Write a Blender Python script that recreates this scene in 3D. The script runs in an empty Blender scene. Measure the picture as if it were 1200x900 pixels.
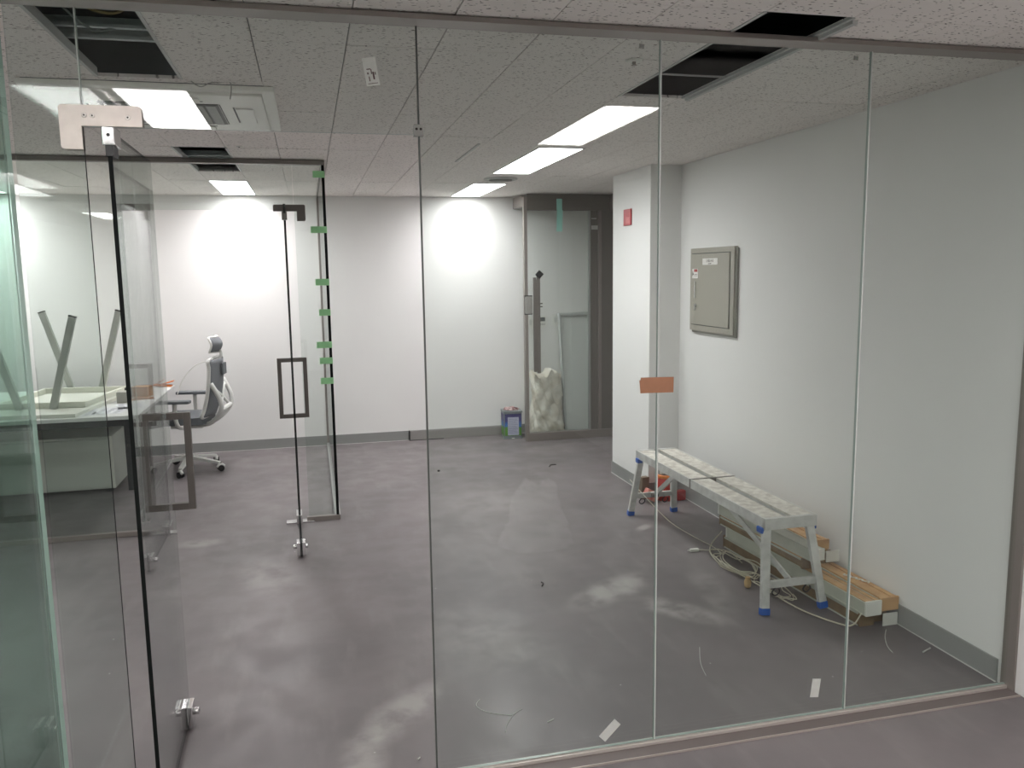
import bpy, bmesh, math, random
from mathutils import Vector, Matrix
random.seed(7)
PI = math.pi
scn = bpy.context.scene
col = scn.collection

# ---------------------------------------------------------------- camera
cam_d = bpy.data.cameras.new('camera'); cam = bpy.data.objects.new('camera', cam_d); col.objects.link(cam)
PITCH, YAW, ROLL, FPX = 0.135672655, 0.239284002, -0.0144766503, 963.62
CAMZ = 1.72
cy, sy, cp, sp = math.cos(YAW), math.sin(YAW), math.cos(PITCH), math.sin(PITCH)
Fv = Vector((sy*cp, cy*cp, -sp)); Rt = Vector((cy, -sy, 0)); Uv = Rt.cross(Fv)
r_ = Rt*math.cos(ROLL) + Uv*math.sin(ROLL); u_ = -Rt*math.sin(ROLL) + Uv*math.cos(ROLL)
cam.matrix_world = Matrix(((r_.x, u_.x, -Fv.x, 0), (r_.y, u_.y, -Fv.y, 0), (r_.z, u_.z, -Fv.z, CAMZ), (0, 0, 0, 1)))
cam_d.sensor_width = 36; cam_d.lens = FPX/1200*36; cam_d.clip_start = 0.02
scn.camera = cam

# ---------------------------------------------------------------- world, exposure, light levels
w = bpy.data.worlds.new('world'); scn.world = w; w.use_nodes = True
w.node_tree.nodes['Background'].inputs[0].default_value = (0.9, 0.95, 1, 1)
w.node_tree.nodes['Background'].inputs[1].default_value = 0.05
scn.view_settings.view_transform = 'Standard'; scn.view_settings.look = 'None'
scn.view_settings.gamma = 1; scn.view_settings.exposure = 1.12
LAMP_ROOM = 12.0
LAMP_CORRIDOR = 13.0
try:
    scn.cycles.transparent_max_bounces = 32
except Exception:
    pass

# ---------------------------------------------------------------- room numbers
H = 2.48           # ceiling
YF = 2.609         # front glass partition
Y2 = 5.80          # inner glass partition
YB = 8.42          # rear wall
XR = 2.708         # right wall
XL = -3.40
XG = -0.778        # side glass wall on the corridor side

# ---------------------------------------------------------------- materials
def srgb(r, g, b):
    return tuple(((c/255)/12.92 if c/255 <= .04045 else ((c/255+.055)/1.055)**2.4) for c in (r, g, b)) + (1,)
MATS = {}
def mat(name, c, rough=.5, metal=0, bump=0, bscale=40, var=0, vscale=3, spec=.5, c2=None, coat=0):
    if name in MATS: return MATS[name]
    m = bpy.data.materials.new(name); m.use_nodes = True; MATS[name] = m
    nt = m.node_tree; p = nt.nodes['Principled BSDF']
    p.inputs['Base Color'].default_value = c
    p.inputs['Roughness'].default_value = rough; p.inputs['Metallic'].default_value = metal
    p.inputs['Specular IOR Level'].default_value = spec
    p.inputs['Coat Weight'].default_value = coat
    tc = nt.nodes.new('ShaderNodeTexCoord')
    if var:
        n = nt.nodes.new('ShaderNodeTexNoise'); n.inputs['Scale'].default_value = vscale; n.inputs['Detail'].default_value = 6
        nt.links.new(tc.outputs['Object'], n.inputs['Vector'])
        mx = nt.nodes.new('ShaderNodeMix'); mx.data_type = 'RGBA'
        cr = nt.nodes.new('ShaderNodeMapRange'); cr.inputs[1].default_value = .35; cr.inputs[2].default_value = .65
        nt.links.new(n.outputs['Fac'], cr.inputs[0]); nt.links.new(cr.outputs[0], mx.inputs['Factor'])
        cc = c2 if c2 else tuple(min(1, x*(1-var)) for x in c[:3]) + (1,)
        mx.inputs[6].default_value = c; mx.inputs[7].default_value = cc
        nt.links.new(mx.outputs[2], p.inputs['Base Color'])
    if bump:
        n = nt.nodes.new('ShaderNodeTexNoise'); n.inputs['Scale'].default_value = bscale; n.inputs['Detail'].default_value = 4
        nt.links.new(tc.outputs['Object'], n.inputs['Vector'])
        b = nt.nodes.new('ShaderNodeBump'); b.inputs['Strength'].default_value = bump; b.inputs['Distance'].default_value = .005
        nt.links.new(n.outputs['Fac'], b.inputs['Height']); nt.links.new(b.outputs[0], p.inputs['Normal'])
    return m

M_wall = mat('wallpaper_white', srgb(233, 232, 230), .75, bump=.12, bscale=260, var=.03, vscale=1.5)
M_base = mat('baseboard_vinyl', srgb(140, 141, 139), .5)
M_caulk = mat('caulk_line', srgb(205, 203, 200), .5)
M_steel = mat('brushed_steel', srgb(146, 139, 134), .4, .4, bump=.05, bscale=200)
M_steeld = mat('dark_brushed_steel', srgb(122, 117, 112), .42, .4, bump=.05, bscale=200)
M_patch = mat('satin_patch_steel', srgb(200, 190, 183), .42, .5, var=.12, vscale=20)
M_chrome = mat('chrome', srgb(225, 225, 225), .12, 1)
M_black = mat('black_plastic', srgb(22, 22, 23), .45)
M_edge = mat('glass_edge_dark', srgb(12, 16, 15), .7, spec=.2)
M_steelp = mat('pale_steel', srgb(214, 208, 202), .4, .4)
M_edgel = mat('glass_edge_pale', srgb(150, 165, 158), .3)
M_sil = mat('silicone_grey', srgb(196, 200, 196), .4)
M_white = mat('white_paint', srgb(228, 228, 222), .45)
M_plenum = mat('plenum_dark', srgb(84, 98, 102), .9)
M_alu = mat('scuffed_aluminium', srgb(214, 214, 210), .45, .15, var=.2, vscale=22, bump=.15, bscale=60)
M_plank = mat('dusty_aluminium_plank', srgb(226, 222, 212), .6, .05, c2=srgb(190, 184, 174), var=.4, vscale=26, bump=.2, bscale=50)
M_blue = mat('blue_rubber', srgb(40, 92, 176), .5)
M_grid = mat('tbar_white', srgb(188, 190, 188), .5)
M_sill = mat('sill_satin', srgb(206, 198, 191), .4, .35)
M_handle = mat('handle_steel', srgb(100, 95, 91), .42, .4)
M_screw = mat('screw_dark', srgb(40, 36, 33), .4, .5)

def glass(name, tint):
    m = bpy.data.materials.new(name); m.use_nodes = True; nt = m.node_tree; nt.nodes.clear()
    out = nt.nodes.new('ShaderNodeOutputMaterial'); mix = nt.nodes.new('ShaderNodeMixShader')
    tr = nt.nodes.new('ShaderNodeBsdfTransparent'); tr.inputs[0].default_value = tint
    gl = nt.nodes.new('ShaderNodeBsdfGlossy'); gl.inputs['Roughness'].default_value = 0.0
    lw = nt.nodes.new('ShaderNodeLayerWeight'); lw.inputs['Blend'].default_value = .5
    pw = nt.nodes.new('ShaderNodeMath'); pw.operation = 'POWER'; pw.inputs[1].default_value = 5
    ma = nt.nodes.new('ShaderNodeMath'); ma.operation = 'MULTIPLY_ADD'; ma.inputs[1].default_value = .958; ma.inputs[2].default_value = .042
    nt.links.new(lw.outputs['Facing'], pw.inputs[0]); nt.links.new(pw.outputs[0], ma.inputs[0])
    nt.links.new(ma.outputs[0], mix.inputs[0]); nt.links.new(tr.outputs[0], mix.inputs[1]); nt.links.new(gl.outputs[0], mix.inputs[2])
    nt.links.new(mix.outputs[0], out.inputs[0]); return m
M_glass = glass('clear_float_glass', (.925, .950, .938, 1))
M_glassg = glass('green_float_glass', (.74, .865, .815, 1))
def film_mat(name, c, alpha):
    m = bpy.data.materials.new(name); m.use_nodes = True
    p = m.node_tree.nodes['Principled BSDF']; p.inputs['Base Color'].default_value = c; p.inputs['Alpha'].default_value = alpha
    p.inputs['Roughness'].default_value = .3; return m

def emit(name, c, s, beam=.72):
    m = bpy.data.materials.new(name); m.use_nodes = True; nt = m.node_tree; nt.nodes.clear()
    o = nt.nodes.new('ShaderNodeOutputMaterial'); e = nt.nodes.new('ShaderNodeEmission')
    e.inputs[0].default_value = c; lw = nt.nodes.new('ShaderNodeLayerWeight'); lw.inputs['Blend'].default_value = .5      # prismatic diffuser: brightest straight down
    k = nt.nodes.new('ShaderNodeMath'); k.operation = 'MULTIPLY_ADD'; k.inputs[1].default_value = -beam*s*1.32; k.inputs[2].default_value = s*1.32
    nt.links.new(lw.outputs['Facing'], k.inputs[0]); nt.links.new(k.outputs[0], e.inputs[1]); nt.links.new(e.outputs[0], o.inputs[0]); return m
M_lamp = emit('led_diffuser_room', (1, .975, .985, 1), LAMP_ROOM)
M_lampc = emit('led_diffuser_corridor', (1, .955, .95, 1), LAMP_CORRIDOR, .3)

def floor_mat():
    m = bpy.data.materials.new('grey_vinyl_floor'); m.use_nodes = True; nt = m.node_tree; L = nt.links.new
    p = nt.nodes['Principled BSDF']; p.inputs['Roughness'].default_value = .42; p.inputs['Specular IOR Level'].default_value = .42
    tc = nt.nodes.new('ShaderNodeTexCoord')
    def noise(s, d, rot=0, sc=(1, 1, 1)):
        mp = nt.nodes.new('ShaderNodeMapping'); mp.inputs['Scale'].default_value = sc; mp.inputs['Rotation'].default_value = (0, 0, rot)
        n = nt.nodes.new('ShaderNodeTexNoise'); n.inputs['Scale'].default_value = s; n.inputs['Detail'].default_value = d
        L(tc.outputs['Object'], mp.inputs[0]); L(mp.outputs[0], n.inputs['Vector']); return n.outputs['Fac']
    def rng(x, a, b, c=0, d=1):
        r = nt.nodes.new('ShaderNodeMapRange'); r.interpolation_type = 'SMOOTHSTEP'
        for i, v in enumerate((a, b, c, d)): r.inputs[i+1].default_value = v
        L(x, r.inputs[0]); return r.outputs[0]
    def mix(f, a, b):
        x = nt.nodes.new('ShaderNodeMix'); x.data_type = 'RGBA'
        L(f, x.inputs[0])
        for k, v in ((6, a), (7, b)):
            if isinstance(v, tuple): x.inputs[k].default_value = v
            else: L(v, x.inputs[k])
        return x.outputs[2]
    def mul(a, b):
        x = nt.nodes.new('ShaderNodeMath'); x.operation = 'MULTIPLY'; L(a, x.inputs[0])
        if isinstance(b, float): x.inputs[1].default_value = b
        else: L(b, x.inputs[1])
        return x.outputs[0]
    base = mix(rng(noise(1.3, 6), .35, .65), srgb(122, 115, 116), srgb(110, 104, 105))
    base = mix(mul(rng(noise(9, 8, .3, (1, .25, 1)), .5, .75), .45), base, srgb(134, 129, 128))
    # cloudy dust smears left by the work
    for (x, y, rx, ry, rot, amt) in ((1.52, 4.02, .16, .42, -1.0, .62), (1.76, 3.68, .13, .34, .65, .6), (.27, 3.05, .14, .4, -.75, .5),
                                     (.12, 2.80, .11, .3, -.2, .45), (2.05, 3.9, .12, .5, -.2, .22), (-.3, 4.75, .22, .5, .3, .25),
                                     (.75, 3.6, .35, .6, .3, .18), (2.12, 5.0, .05, .12, -.9, .6), (-.75, 5.5, .2, .12, 0., .4), (1.2, 5.9, .5, .5, 0., .15)):
        mp = nt.nodes.new('ShaderNodeMapping'); mp.vector_type = 'TEXTURE'
        mp.inputs['Location'].default_value = (x, y, 0); mp.inputs['Rotation'].default_value = (0, 0, rot); mp.inputs['Scale'].default_value = (rx, ry, 1)
        g = nt.nodes.new('ShaderNodeTexGradient'); g.gradient_type = 'SPHERICAL'
        L(tc.outputs['Object'], mp.inputs[0]); L(mp.outputs[0], g.inputs[0])
        f = mul(mul(rng(g.outputs['Fac'], 0, .7), rng(noise(6, 8, x*3), .30, .62)), amt)
        base = mix(f, base, srgb(188, 184, 180))
    # tiny paint crumbs
    v = nt.nodes.new('ShaderNodeTexVoronoi'); v.inputs['Scale'].default_value = 5.5; v.inputs['Randomness'].default_value = 1
    L(tc.outputs['Object'], v.inputs['Vector'])
    base = mix(mul(rng(v.outputs['Distance'], .03, .016), .55), base, srgb(205, 203, 198))
    L(base, p.inputs['Base Color'])
    L(rng(noise(5, 5), .3, .7, .36, .5), p.inputs['Roughness'])
    b = nt.nodes.new('ShaderNodeBump'); b.inputs['Strength'].default_value = .06; b.inputs['Distance'].default_value = .003
    L(noise(70, 5), b.inputs['Height']); L(b.outputs[0], p.inputs['Normal'])
    return m
M_floor = floor_mat()

def tile_mat():
    m = bpy.data.materials.new('mineral_fibre_tile'); m.use_nodes = True; nt = m.node_tree; L = nt.links.new
    p = nt.nodes['Principled BSDF']; p.inputs['Roughness'].default_value = .9; p.inputs['Specular IOR Level'].default_value = .15
    ge = nt.nodes.new('ShaderNodeNewGeometry')
    nz = nt.nodes.new('ShaderNodeTexNoise'); nz.inputs['Scale'].default_value = 30; L(ge.outputs['Position'], nz.inputs['Vector'])
    add = nt.nodes.new('ShaderNodeVectorMath'); add.operation = 'MULTIPLY_ADD'; add.inputs[1].default_value = (.02, .02, 0)
    L(nz.outputs['Color'], add.inputs[0]); L(ge.outputs['Position'], add.inputs[2])
    out = None
    for rot, sc, th in ((.95, (26, 58, 1), .20), (2.0, (38, 76, 1), .16)):
        mp = nt.nodes.new('ShaderNodeMapping'); mp.inputs['Rotation'].default_value = (0, 0, rot); mp.inputs['Scale'].default_value = sc
        v = nt.nodes.new('ShaderNodeTexVoronoi'); v.voronoi_dimensions = '2D'; v.inputs['Scale'].default_value = 1
        L(add.outputs[0], mp.inputs[0]); L(mp.outputs[0], v.inputs['Vector'])
        r = nt.nodes.new('ShaderNodeMapRange'); r.inputs[1].default_value = th; r.inputs[2].default_value = th*.45
        L(v.outputs['Distance'], r.inputs[0])
        # only some cells carry a fissure
        g = nt.nodes.new('ShaderNodeSeparateColor'); L(v.outputs['Color'], g.inputs[0])
        k = nt.nodes.new('ShaderNodeMath'); k.operation = 'GREATER_THAN'; k.inputs[1].default_value = .62; L(g.outputs[0], k.inputs[0])
        q = nt.nodes.new('ShaderNodeMath'); q.operation = 'MULTIPLY'; L(r.outputs[0], q.inputs[0]); L(k.outputs[0], q.inputs[1])
        if out is None: out = q.outputs[0]
        else:
            x = nt.nodes.new('ShaderNodeMath'); x.operation = 'MAXIMUM'; L(out, x.inputs[0]); L(q.outputs[0], x.inputs[1]); out = x.outputs[0]
    mx = nt.nodes.new('ShaderNodeMix'); mx.data_type = 'RGBA'; L(out, mx.inputs[0])
    mx.inputs[6].default_value = srgb(236, 231, 227); mx.inputs[7].default_value = srgb(125, 120, 116)
    L(mx.outputs[2], p.inputs['Base Color'])
    b = nt.nodes.new('ShaderNodeBump'); b.invert = True; b.inputs['Strength'].default_value = .5; b.inputs['Distance'].default_value = .003
    L(out, b.inputs['Height']); L(b.outputs[0], p.inputs['Normal'])
    return m
M_tile = tile_mat()

# ---------------------------------------------------------------- mesh helpers
class MB:
    def __init__(s): s.bm = bmesh.new()
    def box(s, x0, x1, y0, y1, z0, z1, bev=0, mi=0):
        t = bmesh.new(); bmesh.ops.create_cube(t, size=1)
        for v in t.verts: v.co = Vector(((x0+x1)/2+v.co.x*(x1-x0), (y0+y1)/2+v.co.y*(y1-y0), (z0+z1)/2+v.co.z*(z1-z0)))
        if bev: bmesh.ops.bevel(t, geom=t.edges[:], offset=bev, segments=2, affect='EDGES', profile=.7)
        return s.join(t, mi)
    def join(s, t, mi=0, M=None):
        t.verts.index_update(); nv = [s.bm.verts.new(M @ v.co if M else v.co) for v in t.verts]
        for f in t.faces:
            nf = s.bm.faces.new([nv[v.index] for v in f.verts]); nf.material_index = mi; nf.smooth = f.smooth
        t.free(); return s
    def rbox(s, c, size, rot, bev=0, mi=0):
        t = bmesh.new(); bmesh.ops.create_cube(t, size=1)
        for v in t.verts: v.co = Vector((v.co.x*size[0], v.co.y*size[1], v.co.z*size[2]))
        if bev: bmesh.ops.bevel(t, geom=t.edges[:], offset=bev, segments=2, affect='EDGES', profile=.7)
        return s.join(t, mi, Matrix.Translation(c) @ rot.to_4x4())
    def beam(s, a, b, wd, dp, up=(0, 0, 1), bev=0, mi=0, wd2=None):
        a, b = Vector(a), Vector(b); z = (b-a).normalized(); u = Vector(up)
        if abs(z.dot(u)) > .98: u = Vector((0, 1, 0))
        x = u.cross(z).normalized(); y = z.cross(x)
        R = Matrix((x, y, z)).transposed()
        t = bmesh.new(); bmesh.ops.create_cube(t, size=1); Ln = (b-a).length
        for v in t.verts:
            k = (wd2/wd if (wd2 and v.co.z > 0) else 1)
            v.co = Vector((v.co.x*wd*k, v.co.y*dp*k, v.co.z*Ln))
        if bev: bmesh.ops.bevel(t, geom=t.edges[:], offset=bev, segments=2, affect='EDGES', profile=.7)
        return s.join(t, mi, Matrix.Translation((a+b)/2) @ R.to_4x4())
    def cyl(s, a, b, r, r2=None, n=20, mi=0, smooth=True):
        a, b = Vector(a), Vector(b); z = (b-a).normalized(); u = Vector((0, 0, 1)) if abs(z.z) < .9 else Vector((1, 0, 0))
        x = u.cross(z).normalized(); y = z.cross(x); r2 = r if r2 is None else r2
        A = [s.bm.verts.new(a+(x*math.cos(2*PI*i/n)+y*math.sin(2*PI*i/n))*r) for i in range(n)]
        B = [s.bm.verts.new(b+(x*math.cos(2*PI*i/n)+y*math.sin(2*PI*i/n))*r2) for i in range(n)]
        for i in range(n):
            f = s.bm.faces.new((A[i], A[(i+1) % n], B[(i+1) % n], B[i])); f.smooth = smooth; f.material_index = mi
        f = s.bm.faces.new(A[::-1]); f.material_index = mi
        f = s.bm.faces.new(B); f.material_index = mi
        return s
    def tube(s, pts, r, n=8, mi=0, closed=False, sub=6):
        P = [Vector(p) for p in pts]; Q = []
        N = len(P)
        for i in range(N if closed else N-1):
            if closed: a, b, c, d = P[(i-1) % N], P[i], P[(i+1) % N], P[(i+2) % N]
            else: a, b, c, d = P[max(i-1, 0)], P[i], P[i+1], P[min(i+2, N-1)]
            for k in range(sub):
                t = k/sub
                Q.append(.5*((2*b)+(c-a)*t+(2*a-5*b+4*c-d)*t*t+(3*b-a-3*c+d)*t**3))
        if not closed: Q.append(P[-1])
        rings = []; prev = None; M_ = len(Q)
        for i, q in enumerate(Q):
            if closed: tg = Q[(i+1) % M_]-Q[i-1]
            else: tg = Q[min(i+1, M_-1)]-Q[max(i-1, 0)]
            tg.normalize()
            if prev is None:
                u = Vector((0, 0, 1)) if abs(tg.z) < .9 else Vector((1, 0, 0)); x = u.cross(tg).normalized()
            else: x = (prev-tg*prev.dot(tg)).normalized()
            prev = x; y = tg.cross(x)
            rings.append([s.bm.verts.new(q+(x*math.cos(2*PI*j/n)+y*math.sin(2*PI*j/n))*r) for j in range(n)])
        K = len(rings)
        for i in range(K if closed else K-1):
            A, B = rings[i], rings[(i+1) % K]
            for j in range(n):
                f = s.bm.faces.new((A[j], A[(j+1) % n], B[(j+1) % n], B[j])); f.smooth = True; f.material_index = mi
        if not closed:
            s.bm.faces.new(rings[0][::-1]).material_index = mi; s.bm.faces.new(rings[-1]).material_index = mi
        return s
    def poly(s, pts, d, mi=0):
        """prism: outline pts extruded by vector d"""
        d = Vector(d); A = [s.bm.verts.new(Vector(p)) for p in pts]; B = [s.bm.verts.new(Vector(p)+d) for p in pts]; n = len(A)
        s.bm.faces.new(A).material_index = mi; s.bm.faces.new(B[::-1]).material_index = mi
        for i in range(n): s.bm.faces.new((A[i], B[i], B[(i+1) % n], A[(i+1) % n])).material_index = mi
        return s
    def lathe(s, prof, c=(0, 0, 0), n=28, mi=0):
        c = Vector(c); rings = []
        for r, z in prof: rings.append([s.bm.verts.new(c+Vector((r*math.cos(2*PI*j/n), r*math.sin(2*PI*j/n), z))) for j in range(n)])
        for A, B in zip(rings, rings[1:]):
            for j in range(n):
                f = s.bm.faces.new((A[j], A[(j+1) % n], B[(j+1) % n], B[j])); f.smooth = True; f.material_index = mi
        s.bm.faces.new(rings[0][::-1]).material_index = mi; s.bm.faces.new(rings[-1]).material_index = mi
        return s
    def build(s, name, mats, parent=None, M=None):
        bmesh.ops.recalc_face_normals(s.bm, faces=s.bm.faces[:])
        if M: s.bm.transform(M)
        me = bpy.data.meshes.new(name); s.bm.to_mesh(me); s.bm.free()
        for m in (mats if isinstance(mats, (list, tuple)) else [mats]): me.materials.append(m)
        o = bpy.data.objects.new(name, me); col.objects.link(o)
        if parent: o.parent = parent
        return o
def tag(o, label=None, cat=None, group=None, kind=None):
    if label: o['label'] = label
    if cat: o['category'] = cat
    if group: o['group'] = group
    if kind: o['kind'] = kind
    return o
def struct(o, label, cat='wall'): return tag(o, label, cat, kind='structure')
def empty(name, loc=(0, 0, 0), rz=0):
    o = bpy.data.objects.new(name, None); col.objects.link(o); o.location = loc; o.rotation_euler = (0, 0, rz); o.empty_display_size = .1; return o
def copy_tree(o, parent=None):
    c = o.copy(); col.objects.link(c)
    if parent: c.parent = parent
    for ch in list(o.children): copy_tree(ch, c)
    return c
RZ = lambda a: Matrix.Rotation(a, 4, 'Z')
def pane(name, parent, axis, p, a0, a1, z0, z1, th=.012, m=None, edge=None):
    """a glass slab; axis 'y' = plane y=p spanning x a0..a1, axis 'x' = plane x=p spanning y a0..a1"""
    b = MB()
    if axis == 'y': b.box(a0, a1, p-th/2, p+th/2, z0, z1)
    else: b.box(p-th/2, p+th/2, a0, a1, z0, z1)
    o = b.build(name, [m or M_glass, edge or (M_edge if axis == 'x' else M_edgel)], parent)
    for f in o.data.polygons:
        n = f.normal; big = abs(n.y) > .9 if axis == 'y' else abs(n.x) > .9
        f.material_index = 0 if big else 1
        if axis == 'x' and n.y > .5: f.material_index = 0
    return o

# ================================================================ SETTING
struct(MB().box(XL-.1, 3.3, -3.6, YB+.1, -.1, 0).build('floor', M_floor), 'grey vinyl floor with dust smears', 'floor')
struct(MB().box(XL-.1, 3.3, YB, YB+.12, 0, 2.9).build('wall_back', M_wall), 'white rear wall behind the inner glass room', 'wall')
struct(MB().box(XR, XR+.15, -3.6, 5.73, 0, 2.9).build('wall_right', M_wall), 'long white right wall carrying the grey metal box', 'wall')
struct(MB().box(2.462, 3.2, 5.73, 6.50, 0, 2.9, .004).build('wall_column', M_wall), 'white square column standing out of the right wall', 'column')
struct(MB().box(3.1, 3.2, 6.5, YB, 0, 2.9).build('wall_niche', M_wall), 'white wall closing the recess behind the column', 'wall')
struct(MB().box(XL-.12, XL, -3.6, YB, 0, 2.9).build('wall_left', M_wall), 'white far left wall', 'wall')
struct(MB().box(XL-.1, 3.3, -3.7, -3.6, 0, 2.9).build('wall_corridor', M_wall), 'white corridor wall behind the viewer', 'wall')

def baseboard(name, x0, x1, y0, y1, label, side):
    b = MB(); b.box(x0, x1, y0, y1, 0, .1, .002)
    o = struct(b.build(name, M_base), label, 'baseboard'); c = MB()
    e = .004
    if side == 'y-': c.box(x0, x1, y0-e, y0+e, 0, .004)
    if side == 'x-': c.box(x0-e, x0+e, y0, y1, 0, .004)
    c.build('caulk_line', M_caulk, o)
baseboard('baseboard_back', XL, 3.09, YB-.008, YB, 'grey vinyl skirting along the rear wall', 'y-')
baseboard('baseboard_right', XR-.008, XR, YF+.045, 5.722, 'grey vinyl skirting along the right wall', 'x-')
baseboard('baseboard_column', 2.454, 2.462, 5.722, 6.50, 'grey vinyl skirting on the long side of the column', 'x-')
baseboard('baseboard_column_front', 2.462, XR-.008, 5.722, 5.73, 'grey vinyl skirting on the short front of the column', 'y-')

# ---- ceiling: tiles 0.3 x 0.6 laid edge to edge, some missing
ceil = struct(empty('ceiling', (0, 0, H)), 'suspended ceiling of grey fissured tiles with missing tiles', 'ceiling')
px = .3015; bx = [XL] + [round(.16+px*k, 4) for k in range(-11, 9)] + [XR]
bx = sorted(set(v for v in bx if XL <= v <= XR))
by = [.29, .89, 1.49, 1.73] + [2.33+.6*k for k in range(11)] + [YB]
LC = (-.7445, -.443); RC = (1.366, 1.6675)          # the two columns that carry lamps and openings
def iscol(x0, c): return abs(x0-c[0]) < .02
tile_mesh = {}
SH = .056        # the far right lamps sit a little further right than the near ones
for i in range(len(bx)-1):
    for j in range(len(by)-1):
        x0, x1, y0, y1 = bx[i], bx[i+1], by[j], by[j+1]
        xr0 = x0
        if iscol(x0, RC) and y0 > 4.7: continue
        if y0 > 4.7 and abs(x1-RC[0]) < .02: x1 += SH
        if y0 > 4.7 and abs(x0-RC[1]) < .02: x0 += SH
        if x1-x0 < .02: continue
        if y1 > YF and x0 < -2.7 and y1 < 5: pass
        ym = (y0+y1)/2
        if iscol(x0, LC) and (2.33 < ym < 3.53 or 5.33 < ym < 6.53 or 7.13 < ym < 8.33 or .29 < ym < 1.49): continue
        if iscol(x0, RC) and (2.33 < ym < 3.53 or 5.33 < ym < 6.53 or 7.13 < ym < 8.33 or .29 < ym < 1.49): continue
        if abs(x0+2.5535) < .02 and (2.93 < ym < 4.13 or .29 < ym < .89): continue
        if abs(x0+2.855) < .02 and 7.13 < ym < 8.33: continue
        if 3.53 < ym < 4.73 and -1.06 < (x0+x1)/2 < -.13: continue
        key = (round(x1-x0, 3), round(y1-y0, 3))
        if key not in tile_mesh:
            g = .0014
            o = MB().box(-key[0]/2+g, key[0]/2-g, -key[1]/2+g, key[1]/2-g, 0, .012, .0012).build('ceiling_tile', M_tile, ceil)
            tile_mesh[key] = o.data
        else:
            o = bpy.data.objects.new('ceiling_tile', tile_mesh[key]); col.objects.link(o); o.parent = ceil
        dz = random.choice((0, 0, 0, 0, .001, .0015))
        o.location = ((x0+x1)/2, (y0+y1)/2, dz)
for y0, y1 in ((4.73, 5.04), (6.39, 7.13), (8.33, YB)):
    MB().box(RC[0]+SH+.001, RC[1]+SH-.001, y0+.001, y1-.001, 0, .012, .0012).build('ceiling_tile', M_tile, ceil)
# bits of plain ceiling outside the tiled field
b = MB(); b.box(XL, .461, -3.6, -.31, H, H+.015); b.box(.461, .7625, -3.6, -2.7, H, H+.015); b.box(.461, .7625, -1.5, .288, H, H+.015); b.box(.7625, XR, -3.6, .288, H, H+.015); b.box(XL, -2.5535, -.31, .288, H, H+.015); b.box(-2.252, .461, -.31, .288, H, H+.015)
b.build('plain_ceiling', M_tile, ceil).matrix_parent_inverse = Matrix.Translation((0, 0, -H))
MB().box(XR, 3.1, 6.5, YB, H, H+.015).build('plain_ceiling', M_tile, ceil).matrix_parent_inverse = Matrix.Translation((0, 0, -H))
b = MB()      # cassette surround filler
b.box(-1.048, -.139, 4.55, 4.729, H, H+.012); b.box(-1.048, -.139, 3.531, 3.60, H, H+.012)
b.build('ceiling_tile', M_tile, ceil).matrix_parent_inverse = Matrix.Translation((0, 0, -H))
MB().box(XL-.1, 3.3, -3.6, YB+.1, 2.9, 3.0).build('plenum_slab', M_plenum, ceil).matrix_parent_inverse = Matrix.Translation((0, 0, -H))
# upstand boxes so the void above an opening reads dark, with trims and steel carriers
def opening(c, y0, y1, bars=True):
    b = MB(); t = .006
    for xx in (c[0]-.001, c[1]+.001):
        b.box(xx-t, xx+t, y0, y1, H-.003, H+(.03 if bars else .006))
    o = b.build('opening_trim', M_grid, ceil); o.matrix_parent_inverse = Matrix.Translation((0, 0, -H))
    b = MB()
    if not bars: return
    for yy, zz in ((y0+.70, .045), (y0+.86, .05), (y0+1.0, .30)):
        b.box(c[0]-.15, c[1]+.15, yy, yy+.022, H+zz, H+zz+.012); b.box(c[0]-.15, c[1]+.15, yy+.018, yy+.022, H+zz, H+zz+.035)
    o = b.build('steel_carrier', mat('carrier_steel', srgb(190, 200, 198), .5, .2), ceil); o.matrix_parent_inverse = Matrix.Translation((0, 0, -H))
opening(LC, 2.33, 3.53); opening(RC, 2.33, 3.53, False); opening(LC, 5.33, 6.53)
b = MB(); b.box(RC[0], RC[1], 3.13, 3.137, H, H+.006); b.box(RC[1]+.012, RC[1]+.03, 2.35, 3.53, H-.012, H-.001)
o = b.build('opening_trim', M_grid, ceil); o.matrix_parent_inverse = Matrix.Translation((0, 0, -H))
b = MB(); b.box(1.02, 1.035, 4.95, 5.75, H-.006, H+.002)
o = b.build('tile_edge_trim', M_grid, ceil); o.matrix_parent_inverse = Matrix.Translation((0, 0, -H))

# ================================================================ FRONT GLASS PARTITION
wf = struct(empty('wall_front', (0.8, YF, 0)), 'frameless glass partition in front of the room', 'partition')
inv = Matrix.Translation((-.8, -YF, 0))
def P(o, root_inv=inv): o.matrix_parent_inverse = root_inv; return o
JX = [-.594, .352, 1.152, 1.944, 2.70]
lp = P(pane('glass_pane', wf, 'y', YF, -.772, JX[0]-.002, .02, H-.018, edge=M_edge))
for f in lp.data.polygons:
    if f.normal.x < -.5: f.material_index = 0
P(pane('transom_pane', wf, 'y', YF, JX[0]+.002, JX[1]-.002, 2.142, H-.018))
for k in range(1, 4):
    P(pane('glass_pane', wf, 'y', YF, JX[k]+.0025, JX[k+1]-.0025, .02, H-.018))
P(pane('glass_pane', wf, 'y', YF, XL, -.800, .02, H-.018))
for x, z0 in ((JX[1], .02), (JX[2], .02), (JX[3], .02)):
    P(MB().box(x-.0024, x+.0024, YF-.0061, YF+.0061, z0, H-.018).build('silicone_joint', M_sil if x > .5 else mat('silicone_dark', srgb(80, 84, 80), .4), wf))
P(MB().box(JX[0]-.0019, JX[0]+.0019, YF-.0061, YF+.0061, 2.142, H-.018).build('silicone_joint', M_sil, wf))
P(MB().box(XL, 2.70, 2.53, 2.616, 2.461, H-.003, .002).build('header_rail', M_steel, wf))
b = MB(); b.box(JX[1]-.004, 2.70, 2.594, 2.624, 0, .016, .002); 
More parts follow.
